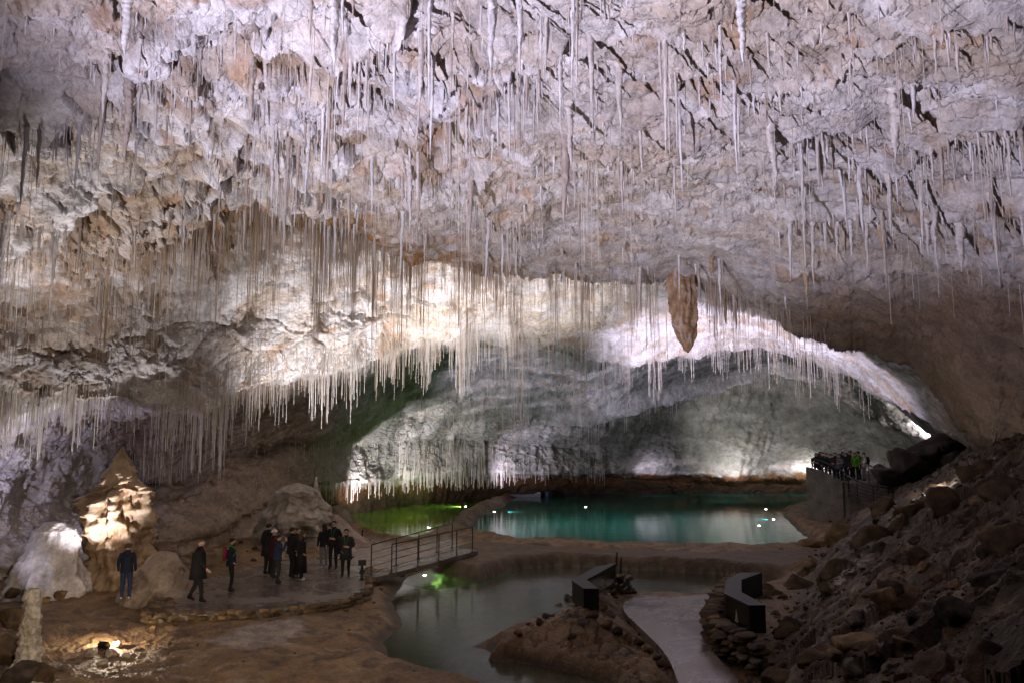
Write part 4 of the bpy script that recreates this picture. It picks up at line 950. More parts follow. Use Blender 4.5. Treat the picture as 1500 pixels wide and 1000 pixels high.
pp = smooth_poly(wP)
pxp, pyp = to_px(np.concatenate([pp, np.zeros((len(pp), 1))], 1))
front = pp[(pyp > 862) | ((pxp > 530) & (pyp > 830))]; fx_, _ = to_px(np.concatenate([front, np.zeros((len(front), 1))], 1)); front = front[np.argsort(fx_)]
stone_wall('platform_edging', front, -0.38, 0.02, 901, label='low rough stone edging round the front of the paved platform', category='stone edging')
stone_wall('left_console_wall'.replace('left_', ''), [tuple(at_z(850, 893, 0.0)[:2]), tuple(at_z(862, 868, 0.0)[:2]), tuple(at_z(895, 862, 0.0)[:2]), tuple(at_z(922, 864, 0.0)[:2])], -0.1, 0.42, 902, 0.5, label='rough dry stone wall carrying the left black console', category='stone wall')
stone_wall('console_wall', [tuple(at_z(1112, 975, 0.0)[:2]), tuple(at_z(1062, 955, 0.0)[:2]), tuple(at_z(1040, 930, 0.0)[:2]), tuple(at_z(1060, 893, 0.0)[:2]), tuple(at_z(1080, 870, 0.0)[:2])], -0.1, 0.62, 903, 0.55, label='rough dry stone wall carrying the right black console', category='stone wall')
# ================================================================== things people built
M_STEEL = plain_mat('dark_steel', (0.035, 0.034, 0.036), 0.45, 0.6, 0.5, 30, 0.3)
M_BLACK = plain_mat('black_console', (0.014, 0.014, 0.017), 0.5, 0.0, 0.3, 12, 0.5, 0.1)
M_GLOSS = plain_mat('black_glass', (0.008, 0.008, 0.009), 0.12, 0.0, 0.5, 5, 0.2)
M_CONC = rock_mat('concrete', (0.21, 0.185, 0.155), rough=0.8, bump=0.3, bscale=10, tint=False)
M_WOOD = plain_mat('dark_wood', (0.05, 0.035, 0.022), 0.7, 0, 0.3, 14, 0.4, 0.3)
M_LENS = plain_mat('lamp_lens', (0.9, 0.9, 0.9), 0.3, emit=(1.0, 0.96, 0.9), estr=40.0)
def T3(a): return tuple(float(v) for v in a)

# ---- footbridge
nearA, nearB = at_z(553, 845, 0.06), at_z(700, 806, 0.22)
farA, farB = at_z(534, 842, 0.06), at_z(664, 800, 0.22)
ctr = (nearA + nearB + farA + farB) / 4
br = empty('footbridge', T3((ctr[0], ctr[1], 0.0)), label='sloping grey concrete footbridge from the platform to the mud dam', category='footbridge')
m = MB()
def rel(p): return Vector(T3(p - np.array([ctr[0], ctr[1], 0.0])))
a, b, c2, d = rel(nearA), rel(nearB), rel(farB), rel(farA)
dn = Vector((0, 0, -0.16))
m.add([a, b, c2, d, a + dn, b + dn, c2 + dn, d + dn], [(0, 1, 2, 3), (7, 6, 5, 4), (0, 4, 5, 1), (1, 5, 6, 2), (2, 6, 7, 3), (3, 7, 4, 0)])
m.build('deck', M_PAVE, br, bevel=0.01)
for t in (0.25, 0.6):
    m = MB(); p1 = a.lerp(b, t); p2 = d.lerp(c2, t); q1 = p1.lerp(p2, 0.15); q2 = p1.lerp(p2, 0.85)
    m.tube([q1 + Vector((0, 0, -0.21)), q2 + Vector((0, 0, -0.21))], 0.06, 8); m.build('beam', M_STEEL, br)
def railing(name, bases, hgt, nmid, label, group=None, r=0.015, toprail=True):
    c0 = np.mean(np.array(bases), 0); o = empty(name, T3((c0[0], c0[1], min(b[2] for b in bases))), label=label, category='railing')
    if group: o['group'] = group
    L0 = Vector(o.location); B = [Vector(T3(b)) - L0 for b in bases]
    for bb in B:
        k = MB(); k.box(bb.x - 0.021, bb.y - 0.021, bb.z, bb.x + 0.021, bb.y + 0.021, bb.z + hgt); k.box(bb.x - 0.07, bb.y - 0.07, bb.z - 0.03, bb.x + 0.07, bb.y + 0.07, bb.z + 0.015)
        k.build('post', M_STEEL, o, bevel=0.004)
    k = MB(); k.tube([bb + Vector((0, 0, hgt + 0.024)) for bb in B], r * 1.5, 8); k.build('top_rail', M_STEEL, o, smooth=True)
    for j in range(nmid):
        k = MB(); z = hgt * (j + 1) / (nmid + 1); k.tube([bb + Vector((0, 0, z)) for bb in B], r * 0.6, 6); k.build('cable_rail', M_STEEL, o, smooth=True)
    return o
def on(A, B, t, inset=0.0): return A * (1 - t) + B * t
railing('bridge_railing', [on(nearA, nearB, t) + np.array([-0.05, 0.06, 0]) for t in (0.13, 0.37, 0.58, 0.77, 0.95)], 0.97, 3, 'dark steel railing on the near side of the footbridge')
railing('bridge_railing', [on(farA, farB, t) + np.array([0.05, -0.06, 0]) for t in (0.05, 0.30, 0.55, 0.77, 0.97)], 0.98, 3, 'dark steel railing on the far side of the footbridge')
# ---- lamp bollard at the bridge foot
q = at_z(530, 849, 0.0)
bo = empty('bollard', T3(q), 0.3, label='stubby dark floodlight bollard on the platform at the bridge foot', category='bollard')
m = MB(); m.lathe([(0.09, 0), (0.09, 0.03), (0.055, 0.06), (0.05, 0.5), (0.06, 0.52)], 12); m.build('post', M_STEEL, bo, smooth=True)
m = MB(); m.box(-0.13, -0.09, 0.50, 0.13, 0.09, 0.68); m.box(-0.10, -0.1, 0.22, 0.0, -0.03, 0.38); m.build('lamp_head', M_STEEL, bo, bevel=0.012)
m = MB(); m.box(-0.1, 0.092, 0.53, 0.1, 0.1, 0.65); m.build('lens', plain_mat('dim_lens', (0.3, 0.3, 0.32), 0.2), bo)
# ---- stakes
for px, py, h, lab in ((530, 789, 0.45, 'short dark stake standing in the shallow pool shore'), (380, 797, 1.0, 'slim dark pole leaning before the pale flowstone mound'), (909, 831, 0.35, 'small dark stake on the mud dam above the basin'), (903, 820, 0.3, 'tiny peg at the water edge below the dam path')):
    q = at_z(px, py, -0.1 if px < 700 else 0.1); m = MB(); m.tube([(0, 0, -0.2), (0.01, 0, h * 0.5), (0.035, 0.01, h)], [0.045, 0.04, 0.032], 8)
    o = m.build('stake', M_WOOD, None, smooth=False, label=lab, category='stake'); o.location = T3(q)

# ---- the two black display consoles: kinked desks with sloping glass panels
def beige_mat(): return plain_mat('printed_picture', (0.42, 0.34, 0.24), 0.5, 0, 0.3, 25, 0.5)
M_PRINT = beige_mat(); M_TEXT = plain_mat('printed_text', (0.30, 0.30, 0.30), 0.5)
def console(top_px, ztop, zbot, label, panels):
    P2 = [at_z(x, y, ztop)[:2] for x, y in top_px]; c0 = np.mean(P2, 0)
    o = empty('display_console', (float(c0[0]), float(c0[1]), zbot), label=label, category='display console')
    poly = [tuple(p - c0) for p in P2]
    m = MB(); m.prism(poly, 0.0, ztop - zbot - 0.045); m.build('body', M_BLACK, o)
    big = [tuple(np.array(p) * 1.0 + 0.025 * np.array(p) / (np.linalg.norm(p) + 1e-6)) for p in poly]
    m = MB(); m.prism(big, ztop - zbot - 0.043, ztop - zbot); m.build('top', M_BLACK, o)
    H = ztop - zbot
    for i, j, pic in panels:
        A = Vector((*poly[i], 0)); B = Vector((*poly[j], 0)); d = (B - A).normalized(); n = Vector((d.y, -d.x, 0))
        if n.dot(-Vector((*((np.array(poly[i]) + np.array(poly[j])) / 2 * 0 + c0), 0))) < 0: n = -n
        A2 = A.lerp(B, 0.06); B2 = A.lerp(B, 0.94); off = n * 0.006
        def quad(mb, u0, u1, z0, z1, e):
            p = [A2.lerp(B2, u) + n * e + Vector((0, 0, z)) for u, z in ((u0, z0), (u1, z0), (u1, z1), (u0, z1))]
            pb = [A2.lerp(B2, u) + n * (e - 0.004) + Vector((0, 0, z)) for u, z in ((u0, z0), (u1, z0), (u1, z1), (u0, z1))]
            mb.add(p + pb, [(0, 1, 2, 3), (7, 6, 5, 4), (0, 4, 5, 1), (1, 5, 6, 2), (2, 6, 7, 3), (3, 7, 4, 0)])
        mb = MB(); quad(mb, 0, 1, 0.05, H - 0.09, 0.006); pn = mb.build('display_panel', M_GLOSS, o)
        mb = MB()
        if pic == 'cone':
            prof = [(0.30, 0.0), (0.70, 0.0), (0.66, 0.2), (0.62, 0.5), (0.56, 0.8), (0.52, 1.0), (0.47, 0.9), (0.43, 0.55), (0.36, 0.25)]
        else:
            prof = [(0.5 + 0.17 * math.cos(t * math.pi / 6), 0.5 + 0.5 * math.sin(t * math.pi / 6)) for t in range(12)]
        z0, z1 = (0.09, H * 0.62) if pic == 'cone' else (H * 0.25, H * 0.6)
        p = [A2.lerp(B2, 0.3 + 0.4 * u) + n * 0.010 + Vector((0, 0, z0 + (z1 - z0) * v)) for u, v in prof]; pb = [x - n * 0.004 for x in p]; k = len(p)
        mb.add(p + pb, [tuple(range(k)), tuple(range(k, 2 * k))[::-1]] + [(i_, (i_ + 1) % k, k + (i_ + 1) % k, k + i_) for i_ in range(k)])
        mb.build('printed_picture', M_PRINT, pn)
    return o
console([(838, 849), (872, 829), (903, 824.5), (860, 848), (877, 861), (855, 861)], 0.95, 0.38, 'black angular display console on the stone wall left of the path', [(2, 3, 'round')])
console([(1061, 868), (1063.5, 849), (1085, 838), (1116, 838), (1086, 849), (1086, 866), (1121, 885), (1097, 885.5)], 1.14, 0.53, 'black angular display console on the stone wall right of the path', [(0, 7, 'cone')])

# ---- far right visitor terrace: curved concrete wall, floor and railing
tz = 2.2
tpoly = [at_depth(1184, 708, 49.5), at_depth(1215, 708, 48.5), at_depth(1243, 712, 47.5), at_depth(1300, 715, 47.0), at_depth(1330, 700, 52), at_depth(1290, 690, 56), at_depth(1190, 690, 56)]
m = MB(); tp = [(p[0], p[1]) for p in tpoly]; m.prism(tp, -0.6, tz)
m.build('visitor_terrace', M_CONC, None, kind='structure', label='raised concrete visitor terrace at the far right')
m = MB()
wl = [at_depth(1182, 690, 49.6), at_depth(1200, 692, 48.9), at_depth(1218, 695, 48.2), at_depth(1232, 700, 47.8)]
for i in range(3):
    (x0, y0, _), (x1, y1, _) = wl[i], wl[i + 1]; h0 = [3.05, 2.9, 2.6, 2.3]
    m.add([(x0, y0 - 0.15, -0.7), (x1, y1 - 0.15, -0.7), (x1, y1 + 0.15, -0.7), (x0, y0 + 0.15, -0.7), (x0, y0 - 0.15, h0[i]), (x1, y1 - 0.15, h0[i + 1]), (x1, y1 + 0.15, h0[i + 1]), (x0, y0 + 0.15, h0[i])], [(3, 2, 1, 0), (4, 5, 6, 7), (0, 1, 5, 4), (1, 2, 6, 5), (2, 3, 7, 6), (3, 0, 4, 7)])
m.build('retaining_wall', M_CONC, None, label='pale curved concrete retaining wall under the far visitor group', category='retaining wall')
railing('terrace_railing', [np.array([*at_depth(px, 700, Y)[:2], z]) for px, Y, z in ((1190, 49.2, 2.9), (1206, 48.6, 2.75), (1222, 48.0, 2.45), (1236, 47.4, 2.2), (1243, 46.8, 1.8))], 0.65, 2, 'dark curved railing in front of the far visitor group', r=0.03)
railing('ramp_railing', [np.array([*at_depth(px, 720, Y)[:2], z]) for px, Y, z in ((1243, 46.2, 1.55), (1256, 45.2, 1.3), (1279, 44.2, 1.1), (1308, 43.2, 1.0))], 1.1, 5, 'dark cable railing along the ramp down from the far terrace', r=0.028)
railing('ramp_railing', [np.array([*at_depth(px, 700, Y)[:2], z]) for px, Y, z in ((1273, 47.5, 2.2), (1285, 46.5, 1.9), (1300, 45.5, 1.7))], 1.05, 3, 'short dark railing on the rock side of the ramp', r=0.028)
# ---- boat at the far shore
q = at_z(763, 727, WATER_Z)
bt = empty('boat', T3(q), 0.12, label='small pale flat bottomed boat moored at the far lake shore', category='boat')
m = MB(); st = [(-1.7, 0.25, 0.30), (-1.2, 0.55, 0.22), (0, 0.72, 0.2), (1.2, 0.66, 0.24), (1.75, 0.5, 0.34)]
vs = []
for x, hw, z in st: vs += [(x, -hw * 0.7, -0.15), (x, -hw, z + 0.06), (x, hw, z + 0.06), (x, hw * 0.7, -0.15)]
fs = []
for i in range(4):
    a_ = i * 4
    for k in (0, 2): fs.append((a_ + k, a_ + 4 + k, a_ + 5 + k, a_ + 1 + k))
    fs.append((a_ + 3, a_ + 7, a_ + 4, a_)); 
fs += [(0, 1, 2, 3), (19, 18, 17, 16)]
m.add(vs, fs); m.build('hull', plain_mat('pale_paint', (0.32, 0.31, 0.33), 0.5), bt)
for x in (-0.6, 0.7):
    m = MB(); m.box(x - 0.12, -0.55, 0.16, x + 0.12, 0.55, 0.21); m.build('seat', M_WOOD, bt, bevel=0.01)
q = at_z(802, 727, WATER_Z); m = MB(); m.lathe([(0.24, -0.2), (0.26, 0.1), (0.26, 0.45), (0.22, 0.52)], 14)
o = m.build('barrel', plain_mat('blue_plastic', (0.015, 0.025, 0.06), 0.6), None, smooth=True, label='small dark blue barrel floating beside the boat', category='barrel'); o.location = T3(q)
# ---- lamps that show
def flood(name, loc, tgt, label, s=1.0, head=M_STEEL):
    o = empty(name, T3(loc), label=label, category='floodlight'); d = Vector(tgt) - Vector(T3(loc)); o.rotation_euler = d.to_track_quat('Y', 'Z').to_euler()
    m = MB(); m.box(-0.14 * s, -0.10 * s, -0.09 * s, 0.14 * s, 0.02 * s, 0.09 * s)
    for i in range(5): m.box((-0.11 + 0.05 * i) * s, -0.15 * s, -0.07 * s, (-0.095 + 0.05 * i) * s, -0.098 * s, 0.07 * s)
    m.build('housing', head, o, bevel=0.004 * s)
    m = MB(); m.box(-0.12 * s, 0.022 * s, -0.07 * s, 0.12 * s, 0.03 * s, 0.07 * s); m.build('lens', M_LENS, o)
    m = MB(); m.tube([(-0.16 * s, -0.03 * s, 0), (-0.16 * s, -0.03 * s, -0.16 * s), (0.16 * s, -0.03 * s, -0.16 * s), (0.16 * s, -0.03 * s, 0)], 0.012 * s, 6); m.build('bracket', head, o)
    return o
fl1 = floor_at(149, 952)
flood('floodlight', (fl1[0], fl1[1] + 0.15, fl1[2] + 0.12), (fl1[0] + 1.5, fl1[1] + 6, 5), 'small floodlight hidden between stones on the mud', 0.9)
UL = []
for px, py, w_, lab in ((724, 749, 'L', 'underwater lamp at the left end of the emerald lake'), (858, 742, 'L', 'underwater lamp alone in the middle of the emerald lake'), (682, 741, 'G', 'underwater lamp at the far tip of the green pool'), (628, 772, 'G', 'underwater lamp in the green pool behind the bridge railing'), (1122, 745, 'L', 'farthest underwater lamp at the right end of the lake'), (1133, 760, 'L', 'middle underwater lamp at the right end of the lake'), (1112, 769, 'L', 'nearest underwater lamp at the right end of the lake'), (622, 842, 'B', 'underwater lamp in the green water under the bridge')):
    q = at_z(px, py, WATER_Z); UL.append((q, w_))
    o = empty('underwater_lamp', T3((q[0], q[1], WATER_Z - 0.02)), label=lab, category='underwater lamp', group='underwater lamps')
    m = MB(); m.lathe([(0.10, -0.14), (0.13, -0.1), (0.13, -0.02), (0.11, 0.0)], 12); m.build('housing', M_STEEL, o, smooth=True)
    m = MB(); m.lathe([(0.08, 0.002), (0.075, 0.02), (0.04, 0.03), (0.01, 0.035)], 12); m.build('lens', M_LENS, o, smooth=True)
# ================================================================== people
def cloth(name, col, rough=0.8): return plain_mat(name, col, rough, 0, 0.25, 18, 0.35, 0.25)
PALETTE = {
 'navy': cloth('navy_cloth', (0.012, 0.017, 0.036)), 'jeans': cloth('blue_denim', (0.024, 0.038, 0.09)), 'black': cloth('black_cloth', (0.012, 0.012, 0.014)), 'charcoal': cloth('charcoal_cloth', (0.03, 0.03, 0.033)),
 'maroon': cloth('maroon_cloth', (0.05, 0.01, 0.016)), 'blue': cloth('blue_cloth', (0.02, 0.032, 0.08)), 'grey': cloth('grey_cloth', (0.17, 0.17, 0.18)), 'white': cloth('white_cloth', (0.62, 0.6, 0.58)), 'green': cloth('bright_green_cloth', (0.08, 0.28, 0.02)),
 'skin': plain_mat('skin', (0.50, 0.30, 0.22), 0.55, 0, 0.4, 8, 0.12), 'shoe': cloth('dark_shoe', (0.015, 0.013, 0.012), 0.6), 'paleshoe': cloth('pale_shoe', (0.5, 0.48, 0.46), 0.6), 'hair': cloth('dark_hair', (0.018, 0.012, 0.009), 0.6), 'greyhair': cloth('greying_hair', (0.14, 0.11, 0.09), 0.6), 'brownhair': cloth('brown_hair', (0.075, 0.045, 0.026), 0.6),
 'lanyard': cloth('green_lanyard', (0.03, 0.20, 0.10)), 'eye': plain_mat('dark_eye', (0.01, 0.01, 0.01), 0.2), 'beige': cloth('beige_cloth', (0.42, 0.33, 0.22)), 'pink': cloth('pink_cloth', (0.28, 0.02, 0.07)),
}
def skin_body(name, joints, edges, mats, sub=2):
    """one continuous skinned surface; joints = [(xyz, (rx, ry))], each edge carries the name of its material"""
    me = bpy.data.meshes.new('skeleton'); me.from_pydata([j[0] for j in joints], [(a, b) for a, b, _ in edges], [])
    o = bpy.data.objects.new('skeleton', me); C.objects.link(o)
    md = o.modifiers.new('skin', 'SKIN'); md.use_smooth_shade = True; md.branch_smoothing = 0.35
    for i, j in enumerate(joints):
        sv = me.skin_vertices[0].data[i]; sv.radius = j[1]; sv.use_root = (i == 0)
    s = o.modifiers.new('sub', 'SUBSURF'); s.levels = sub; s.render_levels = sub
    dg = bpy.context.evaluated_depsgraph_get(); dg.update()
    out = bpy.data.meshes.new_from_object(o.evaluated_get(dg)); out.name = name
    bpy.data.objects.remove(o); bpy.data.meshes.remove(me)
    names = list(dict.fromkeys(m for _, _, m in edges)); out.materials.clear()
    for n in names: out.materials.append(PALETTE[n])
    n = len(out.polygons); cen = np.zeros(n * 3); out.polygons.foreach_get('center', cen); cen = cen.reshape(-1, 3)
    best = np.full(n, 1e9); idx = np.zeros(n, int)
    for a, b, m in edges:
        A, B = np.array(joints[a][0]), np.array(joints[b][0]); r = 0.5 * (joints[a][1][0] + joints[b][1][0])
        t = np.clip(((cen - A) @ (B - A)) / ((B - A) @ (B - A)), 0, 1); d = np.linalg.norm(cen - (A + t[:, None] * (B - A)), axis=1) / (r + 0.02)
        mm = d < best; best = np.where(mm, d, best); idx = np.where(mm, names.index(m), idx)
    out.polygons.foreach_set('material_index', idx.astype(np.int32)); out.polygons.foreach_set('use_smooth', [True] * n)
    return out

def person(loc, rz, H, label, top='black', legs='black', shoes='shoe', hair='hair', long_hair=False, bulk=1.0, stride=0.0, arms=('down', 'down'), coat=None, hood=False, bald=False, beard=False, lanyard=False, hat=False, turn=0.0, fingers=True, group=None):
    s = H / 1.74; J = []; E = []
    def j(x, y, z, r, ry=None):
        J.append(((x * s, y * s, z * s), (r * s, (ry or r) * s))); return len(J) - 1
    bk = bulk
    lean = 0.05 * (1 if stride else 0)
    pel = j(0, 0, 0.95, 0.150 * bk, 0.115 * bk); sp = j(0, lean * 0.4, 1.13, 0.150 * bk, 0.115 * bk); ch = j(0, lean * 0.7, 1.33, 0.165 * bk, 0.120 * bk); nb = j(0, lean - 0.01, 1.47, 0.080 * bk, 0.075 * bk)
    nk = j(0, lean + 0.005, 1.535, 0.055); hm = j(0, lean + 0.02, 1.63, 0.082, 0.098); ht = j(0, lean + 0.01, 1.70, 0.070, 0.082)
    E += [(pel, sp, top), (sp, ch, top), (ch, nb, top), (nb, nk, 'skin'), (nk, hm, 'skin'), (hm, ht, 'skin')]
    hx, hy = math.sin(turn), math.cos(turn)
    nose = j(0.115 * hx, lean + 0.02 + 0.118 * hy, 1.612, 0.014); E.append((hm, nose, 'skin'))
    chin = j(0.062 * hx, lean + 0.015 + 0.072 * hy, 1.555, 0.034); E.append((nk, chin, 'skin'))
    for sx in (-1, 1):
        ear = j(sx * 0.088 * hy, lean + 0.01 - sx * 0.088 * hx, 1.62, 0.016); E.append((hm, ear, 'skin'))
    hands = []
    for sx, a in ((-1, arms[0]), (1, arms[1])):
        sh = j(sx * 0.185 * bk ** 0.5, lean - 0.005, 1.415, 0.075 * bk)
        if a == 'down': el, wr, pa = (0.245, -0.03, 1.13), (0.250, 0.06, 0.90), (0.245, 0.085, 0.83)
        elif a == 'swing': el, wr, pa = (0.24, 0.10, 1.15), (0.23, 0.26, 0.98), (0.225, 0.31, 0.93)
        elif a == 'back': el, wr, pa = (0.24, -0.14, 1.15), (0.24, -0.16, 0.91), (0.24, -0.15, 0.84)
        elif a == 'waist': el, wr, pa = (0.27, -0.02, 1.13), (0.13, 0.20, 1.10), (0.06, 0.23, 1.12)
        elif a == 'face': el, wr, pa = (0.21, 0.20, 1.22), (0.09, 0.27, 1.48), (0.06, 0.26, 1.55)
        else: el, wr, pa = (0.25, -0.10, 1.14), (0.16, 0.05, 0.98), (0.14, 0.09, 0.94)
        e1 = j(sx * el[0], el[1] + lean, el[2], 0.058 * bk); w1 = j(sx * wr[0], wr[1] + lean, wr[2], 0.036); p1 = j(sx * pa[0], pa[1] + lean, pa[2], 0.036, 0.02)
        E += [(ch, sh, top), (sh, e1, top), (e1, w1, top), (w1, p1, 'skin')]
        W, Pv = Vector((sx * wr[0], wr[1] + lean, wr[2])), Vector((sx * pa[0], pa[1] + lean, pa[2])); d = (Pv - W).normalized(); side = d.cross(Vector((sx, 0, 0.01))).normalized() if abs(d.x) < 0.9 else Vector((0, 0, 1))
        if fingers:
            for k in range(4):
                L = (0.070, 0.082, 0.076, 0.058)[k]; off = side * (0.026 - 0.017 * k)
                q = Pv + off + d * 0.035; f1 = j(*q, 0.0095); q2 = q + d * L * 0.6 + Vector((-sx * 0.012, 0, 0)); f2 = j(*q2, 0.0080); q3 = q2 + d * L * 0.4 + Vector((-sx * 0.022, 0, 0)); f3 = j(*q3, 0.0065)
                E += [(p1, f1, 'skin'), (f1, f2, 'skin'), (f2, f3, 'skin')]
            q = W.lerp(Pv, 0.75) + side * 0.042 + d * 0.012; t1 = j(*q, 0.011); q = q + d * 0.04 + side * 0.012; t2 = j(*q, 0.008); E += [(p1, t1, 'skin'), (t1, t2, 'skin')]
        hands.append(Pv * s)
    for sx in (-1, 1):
        st = stride * sx
        hp = j(sx * 0.095, 0.0, 0.88, 0.105 * bk ** 0.5); kn = j(sx * 0.105, 0.05 + st * 0.20, 0.50, 0.070); an = j(sx * 0.11, -0.01 + st * (0.34 if st > 0 else 0.42), 0.095 + (0.05 if st < 0 else 0), 0.047); toe = j(sx * 0.125, 0.15 + st * (0.34 if st > 0 else 0.42), 0.045, 0.042, 0.036); hl = j(sx * 0.11, -0.06 + st * (0.34 if st > 0 else 0.42), 0.05 + (0.05 if st < 0 else 0), 0.042)
        E += [(pel, hp, legs), (hp, kn, legs), (kn, an, legs), (an, toe, shoes), (an, hl, shoes)]
    root = link('person', skin_body('person', J, E, None), None, label=label, category='person')
    if group: root['group'] = group
    def kid(n, mb, mat, smooth=True): return mb.build(n, PALETTE[mat], root, smooth=smooth)
    hc = Vector((0, lean + 0.012, 1.645)) * s
    def shell(c0, r, cut, jag=0.0, n=22):
        """part of an ellipsoid kept above the plane cut(dir)->lowest latitude"""
        vs = []; fs = []; m_ = 9
        for i in range(n):
            a = 2 * math.pi * i / n; low = cut(a)
            for k in range(m_):
                t = (k / (m_ - 1)) * low; w_ = 1 + jag * math.sin(a * 7 + k * 2.1)
                vs.append((c0[0] + r[0] * math.sin(t) * math.sin(a) * w_, c0[1] + r[1] * math.sin(t) * math.cos(a) * w_, c0[2] + r[2] * math.cos(t)))
        for i in range(n):
            for k in range(m_ - 1): fs.append((i * m_ + k, i * m_ + k + 1, ((i + 1) % n) * m_ + k + 1, ((i + 1) % n) * m_ + k))
        mb = MB(); mb.add(vs, fs); return mb
    front = lambda a: (1 + math.cos(a - turn)) / 2
    if hat:
        kid('hat', shell(hc, (0.108 * s, 0.122 * s, 0.115 * s), lambda a: 1.55 - 0.25 * front(a)), 'white')
        mb = MB(); mb.ell((hc.x, hc.y, hc.z + 0.125 * s), (0.035 * s,) * 3, 10, 6); kid('bobble', mb, 'white')
    if not bald: kid('hair', shell(hc, (0.100 * s, 0.114 * s, 0.108 * s), lambda a: (2.5 if long_hair else 1.95) - (1.35 if long_hair else 0.85) * front(a) ** 1.5, 0.03), hair)
    else: kid('hair', shell(hc - Vector((0, 0.012 * s, 0.012 * s)), (0.098 * s, 0.108 * s, 0.095 * s), lambda a: 2.0 - 1.25 * front(a), 0.02), hair)
    if long_hair:
        mb = MB(); mb.lathe([(0.05 * s, 0.05 * s), (0.098 * s, -0.02 * s), (0.105 * s, -0.14 * s), (0.08 * s, -0.25 * s), (0.03 * s, -0.28 * s)], 14, (0, lean - 0.035 * s, 1.62 * s)); kid('back_hair', mb, hair)
    if beard: kid('beard', shell(hc + Vector((0.03 * hx, 0.03 * hy, -0.075)) * s, (0.066 * s, 0.066 * s, -0.052 * s), lambda a: 1.75 * (0.55 + 0.45 * front(a))), 'hair')
    for sx in (-1, 1):
        mb = MB(); mb.ell(((0.093 * hx + sx * 0.032 * hy) * s, (lean + 0.016 + 0.098 * hy - sx * 0.032 * hx) * s, 1.642 * s), (0.010 * s, 0.008 * s, 0.006 * s), 8, 5); kid('eye', mb, 'eye')
    mb = MB(); mb.ell(((0.088 * hx) * s, (lean + 0.012 + 0.092 * hy) * s, 1.575 * s), (0.024 * s, 0.012 * s, 0.006 * s), 10, 5); kid('mouth', mb, 'pink' if not beard else 'hair')
    z0 = {'hip': 0.86, 'thigh': 0.66, 'long': 0.30}.get(coat or 'hip')
    prof = [(1.36, 0.150, 0.128), (1.15, 0.165, 0.135), (1.0, 0.172, 0.142), (0.9, 0.182, 0.150), (z0, 0.190 + 0.05 * (0.9 - z0), 0.158 + 0.06 * (0.9 - z0)), (z0 + 0.01, 0.165, 0.13)]
    n = 24; vs = []; fs = []
    for z, rx, ry in prof:
        for i in range(n):
            a = 2 * math.pi * i / n; w_ = 1 + 0.03 * math.sin(5 * a + z * 9)
            vs.append((rx * bk * 1.05 * math.cos(a) * w_ * s, (ry * bk * 1.08 * math.sin(a) * w_ + lean * 0.5) * s, z * s))
    for k in range(len(prof) - 1):
        for i in range(n): fs.append((k * n + i, k * n + (i + 1) % n, (k + 1) * n + (i + 1) % n, (k + 1) * n + i))
    mb = MB(); mb.add(vs, fs); kid('coat' if coat in ('thigh', 'long') else 'jacket_hem', mb, top)
    mb = MB(); mb.tube([(0.075 * s * math.cos(t), (lean + 0.075 * math.sin(t)) * s, (1.495 + 0.012 * math.sin(t)) * s) for t in np.linspace(0, 2 * math.pi, 14)], 0.022 * s, 7); kid('collar', mb, top)
    if hood:
        mb = MB(); mb.ell((0, (lean - 0.095) * s, 1.45 * s), (0.12 * s, 0.065 * s, 0.085 * s), 14, 8); kid('hood', mb, top)
    if lanyard:
        mb = MB(); mb.tube([(-0.07 * s, (lean + 0.07) * s, 1.50 * s), (-0.05 * s, (lean + 0.155 * bk) * s, 1.36 * s), (-0.01 * s, (lean + 0.17 * bk) * s, 1.17 * s), (0.01 * s, (lean + 0.17 * bk) * s, 1.17 * s), (0.05 * s, (lean + 0.155 * bk) * s, 1.36 * s), (0.07 * s, (lean + 0.07) * s, 1.50 * s)], 0.009 * s, 6); kid('lanyard', mb, 'lanyard')
    root.location = loc; root.rotation_euler = (0, 0, rz)
    return root, hands, s

